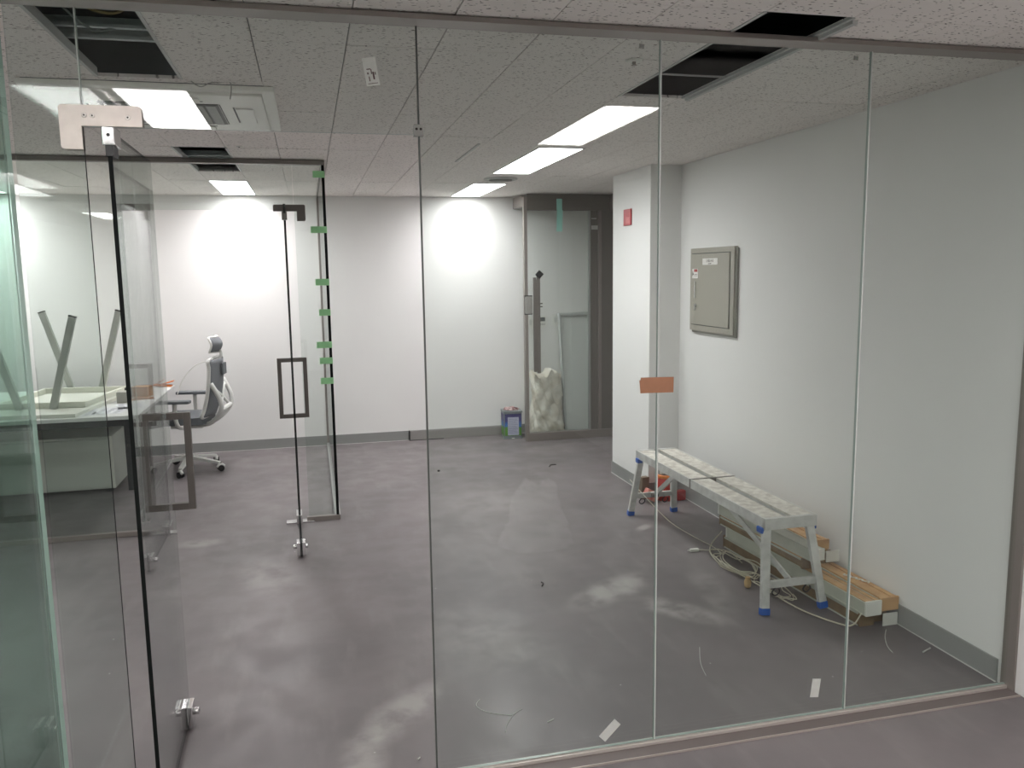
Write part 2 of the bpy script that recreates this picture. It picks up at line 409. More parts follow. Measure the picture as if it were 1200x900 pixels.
b.box(XL, JX[0], 2.592, 2.626, 0, .022, .002)
P(b.build('floor_channel', M_sill, wf))
P(MB().box(JX[1]-.004, 2.70, 2.534, 2.592, 0, .005).build('channel_flange', mat('flange_dark', srgb(104, 95, 92), .5), wf))
P(MB().box(JX[1]-.004, 2.70, 2.530, 2.534, 0, .007).build('channel_lip', mat('bright_lip', srgb(190, 180, 172), .35, .4), wf))
b = MB(); b.box(2.697, 2.7075, 2.565, 2.630, 0, H-.02, .002)
P(b.build('jamb_channel', M_steel, wf))
# square clip where the transom meets the fixed pane
b = MB(); b.box(.336, .366, YF-.012, YF+.012, 2.137, 2.172, .002)
o = P(b.build('glass_clip', mat('clip_grey', srgb(150, 150, 146), .4, .5), wf))
s = MB()
for dx in (.344, .357): s.cyl((dx, YF-.0125, 2.158), (dx, YF-.0115, 2.158), .004, n=12)
s.build('screw', M_screw, o)
# L patch fitting over the hinge side of the door, front and rear plate
def lpatch(parent, xv, xh, ytop, yz, zt, zarm, zleg, wleg, m, root_inv, screws=()):
    sgn = 1 if xh > xv else -1
    out = [(xv, zt), (xh, zt), (xh, zarm), (xv+sgn*wleg, zarm), (xv+sgn*wleg, zleg), (xv, zleg)]
    def rnd(pts, idx, r):
        res = []
        for i, (x, z) in enumerate(pts):
            if i in idx:
                a, c = Vector(pts[i-1]), Vector(pts[(i+1) % len(pts)]); p = Vector((x, z))
                u = (a-p).normalized()*r; v = (c-p).normalized()*r
                for k in range(5):
                    t = k/4; res.append(tuple(p+u*(1-t)**2+v*t**2))
            else: res.append((x, z))
        return res
    pts = rnd(out, (0, 1, 5), .011)
    for yy in (ytop-.016, ytop+.007):
        b = MB(); b.poly([(x, yy, z) for x, z in pts], (0, .009, 0))
        o = b.build('patch_fitting', m, parent); o.matrix_parent_inverse = root_inv
        if yy < ytop:
            for sx, sz in screws:
                s = MB(); s.lathe([(.0068, 0), (.0068, .0012), (.0055, .002)], n=18); s.lathe([(.0028, .002), (.0028, .0026)], n=6, mi=1)
                so = s.build('screw', [M_steelp, M_screw], o, Matrix.Translation((sx, yy, sz)) @ Matrix.Rotation(PI/2, 4, 'X'))
lpatch(wf, -.652, -.437, YF, 0, 2.199, 2.142, 2.078, .056, M_patch, inv, ((-.587, 2.171), (-.566, 2.170), (-.474, 2.167)))

# side glass wall running back along the corridor
wg = struct(empty('wall_glass_side', (XG, 1.9, 0)), 'green tinted glass wall running back beside the viewer', 'partition')
invg = Matrix.Translation((-XG, -1.9, 0))
sp0 = P(pane('glass_pane', wg, 'x', XG-.004, 1.2, 2.585, .02, H-.03, m=M_glassg, edge=mat('glass_edge_bright', srgb(205, 216, 210), .4)), invg)
for f in sp0.data.polygons:
    if f.normal.y > .5: f.material_index = 1
P(MB().box(XG-.03, XG+.02, 1.2, 2.556, H-.034, H-.004, .002).build('header_rail', M_steel, wg), invg)
P(MB().box(XG-.025, XG+.005, 1.2, 2.585, 0, .018, .002).build('floor_channel', M_steel, wg), invg)

# ================================================================ DOORS
def glass_lock(parent, x, y, z, side=1, s=1.0):
    """bottom corner lock: two cheeks clamping the glass, keyway barrel"""
    b = MB()
    for sx in (-1, 1): b.box(x+sx*.0065 if sx > 0 else x-.026, x+.026 if sx > 0 else x-.0065, y-.045*s, y+.035*s, z, z+.085*s, .004)
    b.cyl((x+.026, y-.005, z+.05*s), (x+.047, y-.005, z+.05*s), .014); b.cyl((x-.026, y-.005, z+.05*s), (x-.040, y-.005, z+.05*s), .014)
    o = b.build('corner_lock', M_chrome, parent)
    k = MB(); k.box(x-.0062, x+.0062, y-.045*s, y+.036*s, z-.004, z+.084*s); k.box(x+.0465, x+.048, y-.007, y-.003, z+.045*s, z+.055*s)
    k.build('keyway', M_black, o)
    return o
def loop_handle(parent, x, y, z0, z1, hw=.075, t=.024, m=None):
    b = MB()
    for sx in (-1, 1):
        b.box(x+sx*hw-t/2, x+sx*hw+t/2, y-t/2, y+t/2, z0, z1, .002)
        for zz in (z0, z1-t): b.box(min(x+sx*.006, x+sx*(hw-t/2)), max(x+sx*.006, x+sx*(hw-t/2)), y-t/2, y+t/2, zz, zz+t)
    return b.build('pull_handle', m or M_handle, parent)
# door 1: leaf swung inwards, seen almost edge on
def door(name, label, px_, py_, fx, fy, ztop, hz, lockdir, hoff, hw=.075):
    root = struct(empty(name, (px_, py_, 0)), label, 'door')
    L_ = math.hypot(fx-px_, fy-py_); ang = math.atan2(fy-py_, fx-px_)-PI/2
    root.rotation_euler = (0, 0, ang)
    pane('glass_leaf', root, 'x', 0, -.055*lockdir if 0 else -.05, L_, .012, ztop)
    loop_handle(root, 0, L_-hoff, hz[0], hz[1], hw)
    glass_lock(root, 0, L_-.04, .012)
    return root
d1 = door('door_1', 'frameless glass door swung open into the room', -.522, 2.612, -.531, 3.225, 2.128, (.865, 1.228), 1, .055)
b = MB(); b.box(-.017, .017, -.058, .03, 2.085, 2.136, .003); b.build('top_pivot_clamp', M_chrome, d1)
b = MB(); b.cyl((0, -.0585, 2.113), (0, -.0575, 2.113), .005, n=12); b.box(-.010, .010, -.057, .02, 2.055, 2.085, .002)
b.build('pivot_screw_and_gasket', M_black, d1)
b = MB(); b.box(-.017, .017, -.055, .09, .006, .07, .003); b.build('bottom_pivot_clamp', M_chrome, d1)

# ================================================================ INNER PARTITION
wi = struct(empty('wall_inner', (-.6, Y2, 0)), 'inner glass partition of the desk room with steel header', 'partition')
invi = Matrix.Translation((.6, -Y2, 0))
P(pane('glass_pane', wi, 'y', Y2, XL, -1.135, .03, H-.03), invi)
P(pane('transom_pane', wi, 'y', Y2, -1.131, -.074, 2.15, H-.03), invi)
P(pane('glass_pane', wi, 'y', Y2, -.070, .122, .03, H-.03), invi)
P(pane('glass_pane', wi, 'x', .128, Y2-.006, YB-.012, .03, H-.02, m=M_glass, edge=M_edge), invi)
P(MB().box(XL, .14, Y2-.028, Y2+.028, H-.034, H-.004, .002).build('header_rail', M_steeld, wi), invi)
P(MB().box(XL, -1.12, Y2-.02, Y2+.02, 0, .032, .002).build('floor_channel', M_steel, wi), invi)
P(MB().box(-.085, .145, Y2-.02, Y2+.02, 0, .032, .002).build('floor_channel', M_steel, wi), invi)
P(MB().box(.108, .148, Y2+.02, YB-.012, 0, .028, .002).build('floor_channel', mat('channel_pale', srgb(170, 170, 168), .4, .4), wi), invi)
P(MB().box(.116, .140, Y2+.03, YB-.012, H-.022, H-.004, .001).build('header_rail', M_steeld, wi), invi)
P(MB().box(.112, .144, YB-.012, YB-.001, .028, H-.02, .001).build('wall_channel', M_steel, wi), invi)
P(MB().box(.119, .1375, Y2-.0095, Y2-.006, .032, H-.034).build('dark_corner_edge', M_edge, wi), invi)
lpatch(wi, .002, -.206, Y2, 0, 2.185, 2.142, 2.078, .056, M_handle, invi)
lpatch(wi, -1.185, -1.06, Y2, 0, 2.185, 2.142, 2.135, .05, M_handle, invi)
d2 = door('door_2', 'inner glass door standing open towards the viewer with dark loop handle', -.135, 5.79, -.116, 5.02, 2.128, (.86, 1.225), 1, .08)
b = MB(); b.box(-.017, .017, -.05, .03, 2.085, 2.138, .003); b.build('top_pivot_clamp', M_steeld, d2)
b = MB(); b.box(-.02, .02, -.06, .09, .008, .075, .003); b.build('bottom_pivot_clamp', M_chrome, d2)
b = MB(); b.box(-.10, .09, -.035, .035, 0, .012, .003); b.build('floor_pivot_plate', M_chrome, d2)
b = MB(); b.box(-1.16, -1.10, Y2-.05, Y2+.04, .03, .10, .004)
P(b.build('jamb_clamp', M_chrome, wi), invi)

# ================================================================ REAR RIGHT GLASS DOOR
YD = 8.0
d3 = struct(empty('door_3', (2.45, YD, 0)), 'glass door in a brushed steel frame in the rear right corner', 'door')
invd = Matrix.Translation((-2.45, -YD, 0))
b = MB(); b.box(2.088, 2.122, YD-.03, YD+.03, 0, H-.03, .002); b.box(2.088, 2.128, YD+.03, YB-.009, H-.12, H-.01)
P(b.build('frame_post', M_steel, d3), invd)
P(MB().box(2.122, 3.09, YD-.03, YD+.03, 2.318, H-.005, .002).build('frame_header', M_steeld, d3), invd)
P(MB().box(2.100, 3.09, YD-.04, YD+.04, 0, .082, .003).build('frame_sill', M_steel, d3), invd)
P(pane('glass_leaf', d3, 'y', YD, 2.126, 2.765, .085, 2.314, m=glass('rear_door_glass', (.965, .98, .972, 1)), edge=M_edgel), invd)
b = MB(); b.box(2.767, 2.785, YD-.02, YD+.02, .082, 2.318, .002)
P(b.build('frame_post', mat('post_pale', srgb(168, 168, 164), .4, .5), d3), invd)
b = MB(); b.box(2.79, 2.865, YD-.01, YD+.02, .082, 2.318); b.box(2.905, 3.09, YD-.015, YD+.02, .082, 2.318)
P(b.build('steel_panel', M_steeld, d3), invd)
b = MB(); b.box(2.868, 2.900, YD-.028, YD+.028, .082, 2.318, .003); P(b.build('frame_post', M_steel, d3), invd)
b = MB(); b.box(2.98, 3.095, 6.52, YD-.03, 2.318, H-.005); P(b.build('side_header', M_steeld, d3), invd)
b = MB(); b.box(3.06, 3.095, 6.52, YD-.03, 0.0, 2.318); P(b.build('side_steel_panel', M_steeld, d3), invd)
b = MB(); b.box(2.795, 2.862, YD-.016, YD-.011, 2.13, 2.17, .001); b.box(2.795, 2.85, YD-.014, YD-.011, 2.235, 2.243)
P(b.build('panel_highlight', mat('highlight_pale', srgb(200, 200, 196), .3, .4), d3), invd)  # highlights on the steel panel, built as pale bars
# tubular pull with black capped top and lock box
b = MB(); b.box(2.170, 2.197, YD-.062, YD-.042, .715, 1.66, .003); b.box(2.206, 2.240, YD-.062, YD-.04, .70, 1.70, .003)
b.box(2.196, 2.207, YD-.060, YD-.05, .72, 1.64)
h = P(b.build('pull_bar', M_steeld, d3), invd)
b = MB()
for zz in (1.37, 1.40): b.cyl((2.22, YD-.045, zz), (2.22, YD-.006, zz), .008); b.cyl((2.215, YD-.05, zz), (2.265, YD-.05, zz), .006)
b.build('standoff', M_steeld, h)
MB().rbox((2.232, YD-.066, 1.69), (.062, .014, .062), Matrix.Rotation(.72, 3, 'Y'), .002).build('black_cap', M_black, h)
b = MB(); b.box(2.088, 2.16, YD-.05, YD-.031, 1.30, 1.475, .014); P(b.build('lock_box', mat('lock_grey', srgb(165, 163, 158), .4, .3), d3), invd)
b = MB(); b.box(2.083, 2.165, YD-.032, YD-.0305, 1.292, 1.483, .0005); P(b.build('lock_box_gasket', M_black, d3), invd)

# ================================================================ CEILING FITTINGS
def lamp(c, y0, y1, label, m, group=None):
    x0, x1 = c; r = empty('ceiling_light', ((x0+x1)/2, (y0+y1)/2, H)); I = Matrix.Translation((-(x0+x1)/2, -(y0+y1)/2, -H))
    b = MB(); t = .008
    b.box(x0, x0+t, y0, y1, H-.004, H+.05); b.box(x1-t, x1, y0, y1, H-.004, H+.05)
    b.box(x0+t, x1-t, y0, y0+t, H-.004, H+.05); b.box(x0+t, x1-t, y1-t, y1, H-.004, H+.05); b.box(x0, x1, y0, y1, H+.05, H+.06)
    P(b.build('frame', M_grid, r), I)
    P(MB().box(x0+t, x1-t, y0+t, y1-t, H, H+.006).build('diffuser', m, r), I)
    return tag(r, label, 'ceiling light')
lamp(LC, 7.13, 8.33, 'lit white rectangular ceiling panel over the desk room by the rear wall', M_lamp)
RF = (RC[0]+SH, RC[1]+SH)
lamp(RF, 5.04, 6.39, 'lit long ceiling panel nearer the column, in front of the round vent', M_lamp)
lamp(RF, 7.13, 8.33, 'lit ceiling panel beyond the round vent, against the rear wall', M_lamp)
lamp((-2.855, -2.5535), 7.13, 8.33, 'lit ceiling panel at the far left edge, seen through the green glass', M_lamp)
lamp((-2.5535, -2.252), 2.93, 4.13, 'added fill light panel out of view in the left bay nearest the viewer', M_lamp)  # unseen panel added to brighten the left side of the room
lamp((-2.5535, -2.252), -.31, .89, 'added fill light panel out of view in the left bay of the corridor', M_lampc)  # extra out-of-frame panel added as corridor fill
lamp((.461, .7625), -2.7, -1.5, 'added fill light panel out of view in the corridor behind the viewer', M_lampc)  # added out of view to raise the bounce light
lamp(LC, .29, 1.49, 'corridor ceiling panel mirrored in the transom above the door', M_lampc)
lamp(RC, .29, 1.49, 'corridor ceiling panel mirrored in the right hand panes', M_lampc)

# four-way ceiling cassette
ac = tag(empty('air_conditioner', (-.575, 4.075, H)), 'white four-way ceiling cassette air conditioner with central grille', 'air conditioner')
M_ac = mat('ac_plastic', srgb(246, 246, 240), .45)
b = MB(); t = .475; b.box(-t, t, -t, t, -.022, -.001, .008)
b.box(-t+.05, t-.05, -t+.05, t-.05, -.034, -.02, .01); b.build('panel', M_ac, ac)
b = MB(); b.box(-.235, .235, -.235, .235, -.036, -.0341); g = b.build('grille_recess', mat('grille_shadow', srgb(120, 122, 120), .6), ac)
for k in range(9):
    x = -.205+k*.051
    MB().box(x-.020, x+.020, -.225, .225, -.040, -.036, .001).build('grille_slat', mat('grille_slat_grey', srgb(150, 152, 148), .5), g)
for k in range(4):
    b = MB(); b.box(-.17, .17, .300, .375, -.041, -.034, .006); f = b.build('louver_flap', M_ac, ac); f.rotation_euler = (0, 0, k*PI/2)
    b = MB(); b.box(-.180, .180, .290, .297, -.0355, -.0335); b.build('flap_gap', M_black, f)
# seams radiating to corners
b = MB()
for k in range(4):
    R = RZ(k*PI/2); t2 = bmesh.new(); bmesh.ops.create_cube(t2, size=1)
    for v in t2.verts: v.co = Vector((.21+v.co.x*.006+ .0, 0, 0)) if 0 else Vector((.24+v.co.x*.005, .0+v.co.y*.47, -.0342+v.co.z*.0012))
    b.join(t2, 0, R)
b.build('seam', M_black, ac)

def disc_vent(x, y):
    r = tag(empty('round_vent', (x, y, H)), 'round white ceiling air vent between the two lit panels', 'vent')
    MB().lathe([(.14, -.001), (.14, -.008), (.12, -.016), (.105, -.012), (.105, -.002)], n=40).build('rim', M_grid, r)
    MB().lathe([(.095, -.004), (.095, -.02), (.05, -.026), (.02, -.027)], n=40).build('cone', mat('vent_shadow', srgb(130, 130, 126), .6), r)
disc_vent(1.572, 6.74)
r = tag(empty('sprinkler', (1.19, 2.93, H)), 'small white sprinkler head on the ceiling left of the right opening', 'sprinkler')
MB().lathe([(.03, -.001), (.03, -.004), (.022, -.008)], n=24).build('rosette', M_white, r)
b = MB(); b.lathe([(.007, -.008), (.007, -.014), (.004, -.018), (.010, -.019), (.010, -.021)], n=16); b.build('nozzle', M_steel, r)
r = tag(empty('ceiling_plug', (-.36, 5.25, H)), 'tiny screw plug on the pale tile beyond the transom', 'ceiling plug')
MB().lathe([(.018, -.001), (.016, -.006)], n=16).build('plug', M_white, r); MB().lathe([(.005, -.006), (.005, -.009)], n=10).build('plug_screw', M_screw, r)
# cables in the ceiling void and hanging
b = MB(); b.tube([(-.72, 2.55, H+.12), (-.66, 2.7, H+.05), (-.55, 2.82, H+.03), (-.46, 2.8, H+.07), (-.40, 2.7, H+.12)], .005)
tag(b.build('cable', mat('wire_ochre', srgb(120, 108, 60), .6)), 'ochre cable drooping in the left ceiling opening', 'cable')
b = MB(); b.tube([(-.73, 2.9, H+.10), (-.64, 3.0, H+.03), (-.57, 3.05, H+.05), (-.45, 3.12, H+.09)], .004)
tag(b.build('cable', mat('wire_grey', srgb(120, 132, 128), .6)), 'thin grey cable looping in the left ceiling opening', 'cable')
b = MB(); b.tube([(-.425, 3.56, H+.012), (-.38, 3.56, H-.02), (-.34, 3.56, H-.005), (-.30, 3.56, H+.0), (-.265, 3.56, H-.0), (-.262, 3.56, H-.03), (-.268, 3.56, H-.065)], .0022)
tag(b.build('wire', mat('wire_pale', srgb(170, 172, 166), .6)), 'thin pale wire hanging beside the ceiling cassette', 'wire')

# ================================================================ WALL FITTINGS
# distribution box
bxr = tag(empty('distribution_box', (XR, 5.19, 1.57)), 'beige grey metal distribution box mounted on the right wall', 'electrical box')
M_dist = mat('beige_grey_enamel', srgb(158, 154, 142), .4)
def ld(b, name, m, par): return b.build(name, m, par)
ld(MB().box(-.028, -.001, -.315, .315, -.285, .295, .003), 'frame', M_dist, bxr)
ld(MB().box(-.018, -.001, -.33, .30, -.30, .285, .002), 'back_flange', mat('enamel_dark', srgb(130, 128, 118), .45), bxr)
dr = ld(MB().box(-.034, -.028, -.262, .285, -.240, .255, .002), 'door', M_dist, bxr)
ld(MB().box(-.0285, -.0278, -.268, .291, -.246, .261), 'door_gap', mat('gap_dark', srgb(60, 60, 55), .6), bxr)
b = MB(); b.box(-.043, -.037, .212, .226, -.055, .065, .003); b.box(-.038, -.034, .213, .225, .045, .06); b.box(-.038, -.034, .213, .225, -.05, -.035)
ld(b, 'handle', M_chrome, dr)
b = MB(); b.cyl((-.034, .208, -.108), (-.042, .208, -.108), .014); b.box(-.047, -.042, .199, .217, -.14, -.105, .002); ld(b, 'lock', M_chrome, dr)
ld(MB().box(-.0355, -.034, -.10, .115, .178, .222), 'name_plate', mat('label_white', srgb(228, 226, 222), .5), dr)
ld(MB().box(-.0355, -.034, .185, .27, .085, .152), 'warning_label', mat('label_white', srgb(228, 226, 222), .5), dr)
ld(MB().box(-.0362, -.0355, .190, .242, .13, .149), 'warning_label_red', mat('label_red', srgb(178, 62, 66), .5), dr)
M_ink = mat('ink_dark', srgb(70, 66, 64), .6)
def text(s, size, name, m, parent, M, sx=1.0):
    cu = bpy.data.curves.new(name, 'FONT'); cu.body = s; cu.size = size; cu.align_x = 'CENTER'; cu.align_y = 'CENTER'; cu.extrude = .0002
    t = bpy.data.objects.new(name, cu); col.objects.link(t); dg = bpy.context.evaluated_depsgraph_get(); me = bpy.data.meshes.new_from_object(t.evaluated_get(dg))
    bpy.data.objects.remove(t); me.transform(M @ Matrix.Scale(sx, 4, (1, 0, 0))); me.materials.clear(); me.materials.append(m)
    o = bpy.data.objects.new(name, me); col.objects.link(o); o.parent = parent; return o
# text facing -x : local x -> -y, local y -> z
MX = lambda x, y, z: Matrix.Translation((x, y, z)) @ Matrix(((0, 0, -1, 0), (-1, 0, 0, 0), (0, 1, 0, 0), (0, 0, 0, 1)))
text('LNB-A-8', .028, 'name_lettering', M_ink, dr, MX(-.0358, .008, .205)); text('220/380V', .012, 'name_small_lettering', M_ink, dr, MX(-.0358, .008, .186))
b = MB(); b.poly([(-.0358, .262, .138), (-.0358, .248, .112), (-.0358, .268, .102)], (-.0004, 0, 0)); b.box(-.0362, -.0355, .192, .24, .112, .115); b.box(-.0362, -.0355, .192, .24, .102, .105)
b.build('warning_mark', M_ink, dr)

al = tag(empty('fire_alarm_plate', (2.462, 6.16, 2.13)), 'small red rectangular plate high on the white column', 'alarm plate')
MB().box(-.012, 0, -.075, .075, -.063, .063, .004).build('plate', mat('alarm_red', srgb(178, 42, 52), .4), al)
MB().box(-.0135, -.012, -.055, .02, -.05, .0, .0005).build('pale_strip', mat('alarm_pale', srgb(206, 110, 112), .5), al)

def wallplate(x, z, w_, h_, name, label, cat):
    r = tag(empty(name, (x, YB, z)), label, cat)
    MB().box(-w_/2, w_/2, -.01, 0, -h_/2, h_/2, .003).build('plate', M_white, r)
    return r
r = wallplate(2.262, 1.185, .07, .12, 'light_switch', 'white switch plate left of the thermostat behind the glass door', 'switch')
MB().box(-.014, .014, -.014, -.01, -.03, .03, .002).build('rocker', mat('rocker', srgb(205, 207, 203), .4), r)
r = wallplate(2.395, 1.195, .085, .12, 'thermostat', 'white thermostat with a grey display behind the glass door', 'thermostat')
MB().box(-.028, .028, -.0125, -.01, .0, .042).build('display', mat('lcd', srgb(88, 92, 90), .3), r)
b = MB()
for k in range(3): b.box(-.028+k*.02, -.014+k*.02, -.0125, -.01, -.04, -.026, .001)
b.build('buttons', mat('button_grey', srgb(165, 168, 165), .4), r)
r = wallplate(2.535, 1.205, .07, .12, 'light_switch', 'white switch plate right of the thermostat behind the glass door', 'switch')
MB().box(-.014, .014, -.014, -.01, -.03, .03, .002).build('rocker', mat('rocker', srgb(205, 207, 203), .4), r)

# loose skirting strip
b = MB(); b.box(.955, 1.96, YB-.032, YB-.022, .002, .098, .002); b.box(.955, 1.96, YB-.022, YB-.0085, .085, .096)
tag(b.build('loose_skirting', mat('skirting_loose', srgb(146, 143, 140), .5)), 'loose grey skirting strip leaning on the rear wall left of the paint can', 'skirting strip')
b = MB(); b.box(.943, .950, YB-.03, YB-.0085, .0, .105); b.box(.943, 1.3, YB-.042, YB-.036, 0, .006)
tag(b.build('dark_gap_strip', M_black), 'black strip standing in for the dark gap at the left end of the loose skirting', 'strip')  # shade of the gap by the skirting modelled as a black strip

# ================================================================ THINGS ON THE GLASS
M_tg = mat('green_tape', srgb(160, 222, 162), .6)
words = ['topmost green tape tab, on the corner just under the steel header', 'second green tape tab down the glass corner, level with the patch fitting',
         'third green tape tab down the glass corner, above the door handle', 'fourth green tape tab down the corner, just above the top of the loop handle',
         'fifth green tape tab down the corner, level with the upper loop handle', 'sixth green tape tab down the corner, level with the middle of the loop handle',
         'lowest green tape tab on the glass corner, level with the bottom of the handle']
for (py, z, w_), lab in zip(((200, 2.385, .07), (283, 2.02, .10), (355, 1.668, .085), (397, 1.462, .07), (440, 1.24, .095), (463, 1.13, .08), (490, .99, .08)), words):
    b = MB(); b.box(.132-w_, .1215+.0175, Y2-.0112, Y2-.0098, z-.022, z+.022); b.box(.1365, .1385, Y2-.0098, Y2+.04, z-.022, z+.022)
    tag(b.build('tape_tab', M_tg), lab, 'tape', 'green tape tabs on the glass corner')
b = MB(); b.rbox((1.148, YF-.0078, 1.327), (.122, .0014, .054), Matrix.Rotation(.02, 3, 'Y')); b.rbox((1.090, YF-.009, 1.327), (.012, .002, .04), Matrix.Rotation(-.1, 3, 'Y'))
tag(b.build('brown_tape', mat('brown_tape', srgb(160, 112, 84), .6, var=.1, vscale=30)), 'brown packing tape across the glass joint left of the distribution box', 'tape')
def sticker(x, z, w_, h_, rot, label, c, name='sticker', yy=YF-.0072):
    b = MB(); b.rbox((0, 0, 0), (w_, .0008, h_), Matrix.Rotation(0, 3, 'Y'))
    o = b.build(name, c); o.location = (x, yy, z); o.rotation_euler = (0, rot, 0); return tag(o, label, 'sticker')
M_lbl = mat('sticker_white', srgb(214, 216, 210), .5, var=.08, vscale=50)
sticker(1.812, .126, .036, .074, .12, 'white glass label at the foot of the right panes, nearest the pile of fittings', M_lbl)
sticker(.978, .082, .034, .083, .80, 'tilted white glass label low on the wide pane, right of the loose wires', M_lbl)
s = sticker(.212, 2.322, .040, .082, -.16, 'white printed sticker high on the transom glass', M_lbl)
b = MB()
for (x, z, ww, hh) in ((-.006, .008, .012, .003), (.001, .0, .003, .014), (-.010, -.004, .004, .006), (.006, -.012, .005, .022), (.012, -.006, .003, .008), (-.008, -.020, .003, .014), (0, -.034, .03, .0018)):
    b.box(x-ww/2, x+ww/2, -.0008, -.0004, z-hh/2, z+hh/2)
b.build('print', mat('print_ink', srgb(92, 70, 70), .6), s)
# small square marks left on the panes
for x, z, lab in ((1.083, 2.437, 'faint square glue mark on the glass left of the second joint'), (1.878, 2.436, 'faint square glue mark on the glass right of the ceiling opening')):
    b = MB(); b.rbox((0, 0, 0), (.018, .0006, .014), Matrix.Rotation(.1, 3, 'Y')); o = b.build('glue_mark', film_mat('glue', srgb(110, 115, 108), .35)); o.location = (x, YF-.007, z); tag(o, lab, 'mark')
# teal tape hanging from the rear door header
b = MB(); b.box(2.425, 2.482, YD-.0335, YD-.0315, 2.318, 2.43); b.rbox((2.456, YD-.030, 2.215), (.06, .0015, .21), Matrix.Rotation(.03, 3, 'Y'))
tag(b.build('teal_tape', mat('teal_tape', srgb(165, 222, 210), .5)), 'strip of teal tape hanging from the rear door header', 'tape')

# ================================================================ BY THE REAR DOOR
# square paint can
can = tag(empty('paint_can', (2.0, 8.24, 0), -.08), 'square tin can with a blue and green label beside the steel door frame', 'can')
b = MB(); b.box(-.095, .095, -.095, .095, .005, .285, .012); b.box(-.1, .1, -.1, .1, 0, .012, .004); b.box(-.1, .1, -.1, .1, .275, .292, .004)
b.build('body', mat('tin', srgb(132, 140, 142), .4, .4), can)
m = bpy.data.materials.new('can_label'); m.use_nodes = True; nt = m.node_tree
tc = nt.nodes.new('ShaderNodeTexCoord'); sp_ = nt.nodes.new('ShaderNodeSeparateXYZ'); rp = nt.nodes.new('ShaderNodeValToRGB'); nz = nt.nodes.new('ShaderNodeTexNoise'); nz.inputs['Scale'].default_value = 30
ad = nt.nodes.new('ShaderNodeMath'); ad.operation = 'MULTIPLY_ADD'; ad.inputs[1].default_value = .05
nt.links.new(tc.outputs['Object'], sp_.inputs[0]); nt.links.new(tc.outputs['Object'], nz.inputs['Vector']); nt.links.new(nz.outputs['Fac'], ad.inputs[0]); nt.links.new(sp_.outputs['Z'], ad.inputs[2])
e = rp.color_ramp.elements; e[0].position = .0; e[0].color = srgb(96, 140, 60); e[1].position = .145; e[1].color = srgb(86, 140, 52)
for pos, c in ((.155, srgb(34, 112, 176)), (.19, srgb(30, 92, 165)), (.215, srgb(50, 48, 118)), (.3, srgb(42, 38, 92))):
    x = e.new(pos); x.color = c
nt.links.new(ad.outputs[0], rp.inputs[0]); nt.links.new(rp.outputs[0], nt.nodes['Principled BSDF'].inputs['Base Color'])
MB().box(-.086, .086, -.0965, -.095, .035, .262).build('printed_label', m, can); MB().box(-.0965, -.095, -.086, .086, .035, .262).build('printed_label', m, can)
MB().box(-.056, .060, -.098, -.0965, .040, .228).build('text_panel', mat('panel_lilac', srgb(176, 180, 200), .5), can)
b = MB()
for k in range(11): b.box(-.05, .052-(k*7 % 3)*.012, -.0986, -.098, .062+k*.0145, .065+k*.0145)
b.build('text_lines', mat('text_grey', srgb(128, 130, 150), .6), can)
MB().box(-.016, .014, -.1015, -.1, .004, .012).build('tin_mark', M_white, can)
rg = tag(MB().build('rag', mat('rag_mix', srgb(214, 190, 188), .9, c2=srgb(90, 40, 44), var=.9, vscale=28)), 'crumpled pink and dark rag lying on the square can', 'rag')
t = bmesh.new(); bmesh.ops.create_icosphere(t, subdivisions=4, radius=1)
for v in t.verts:
    n = math.sin(v.co.x*9+1)*math.cos(v.co.y*11)*.25+math.sin(v.co.x*23+v.co.y*17)*.12
    v.co = Vector((v.co.x*.082, v.co.y*.07, max(-.006, v.co.z*.020*(1+n*2)+.004*math.sin(v.co.x*7))))
t.to_mesh(rg.data); t.free(); rg.location = (1.995, 8.24, .2985)

def sack(name, label, loc, w_, d_, h_, top, seed, m, lean=0):
    t = bmesh.new(); bmesh.ops.create_cube(t, size=1); bmesh.ops.subdivide_edges(t, edges=t.edges[:], cuts=22, use_grid_fill=True)
    rnd = random.Random(seed); ph = [rnd.uniform(0, 6) for _ in range(12)]
    for v in t.verts:
        x, y, z = v.co; k = z+.5
        rr = (abs(2*x)**4+abs(2*y)**4)**.25
        if rr > .5:
            s_ = 1/max(1e-6, (abs(2*x)**3.2+abs(2*y)**3.2)**(1/3.2))*max(abs(2*x), abs(2*y)); x *= s_; y *= s_
        sc = 1-(1-top)*k**1.6+.07*math.sin(k*5+ph[0])
        a = math.atan2(y, x)
        cr = 1+.05*abs(math.sin(a*4+k*31+ph[7]))*abs(math.sin(k*11+a*2+ph[8]))+.06*math.sin(a*3+k*9+ph[1])+.045*math.sin(a*7-k*14+ph[2])+.03*math.sin(a*13+k*27+ph[3])+.025*abs(math.sin(a*5-k*19+ph[4]))+.015*math.sin(a*23+k*41+ph[6])
        z2 = k*h_+ (.05*h_*math.sin(x*9+ph[5])+.03*h_*math.sin(x*24+y*13))*(k > .9)
        v.co = Vector((x*w_*sc*cr+lean*k, y*d_*sc*cr, max(0, z2)))
    me = bpy.data.meshes.new(name); t.to_mesh(me); t.free(); me.materials.append(m)
    for p in me.polygons: p.use_smooth = False
    o = bpy.data.objects.new(name, me); col.objects.link(o); o.location = loc
    
    return tag(o, label, 'sack')
M_sack = mat('woven_sack', srgb(236, 233, 224), .6, c2=srgb(205, 196, 180), var=.4, vscale=9, bump=1.0, bscale=16)
sack('sack', 'crumpled off-white sack of waste standing behind the glass door', (2.375, 8.22, 0), .32, .22, .66, .93, 3, M_sack, .0)
sack('sack', 'white waste sack on the corridor floor, seen mirrored low in the wide pane', (1.34, .32, 0), .42, .30, .38, .42, 11, mat('white_sack', srgb(244, 243, 241), .6, bump=.5, bscale=14), 0)
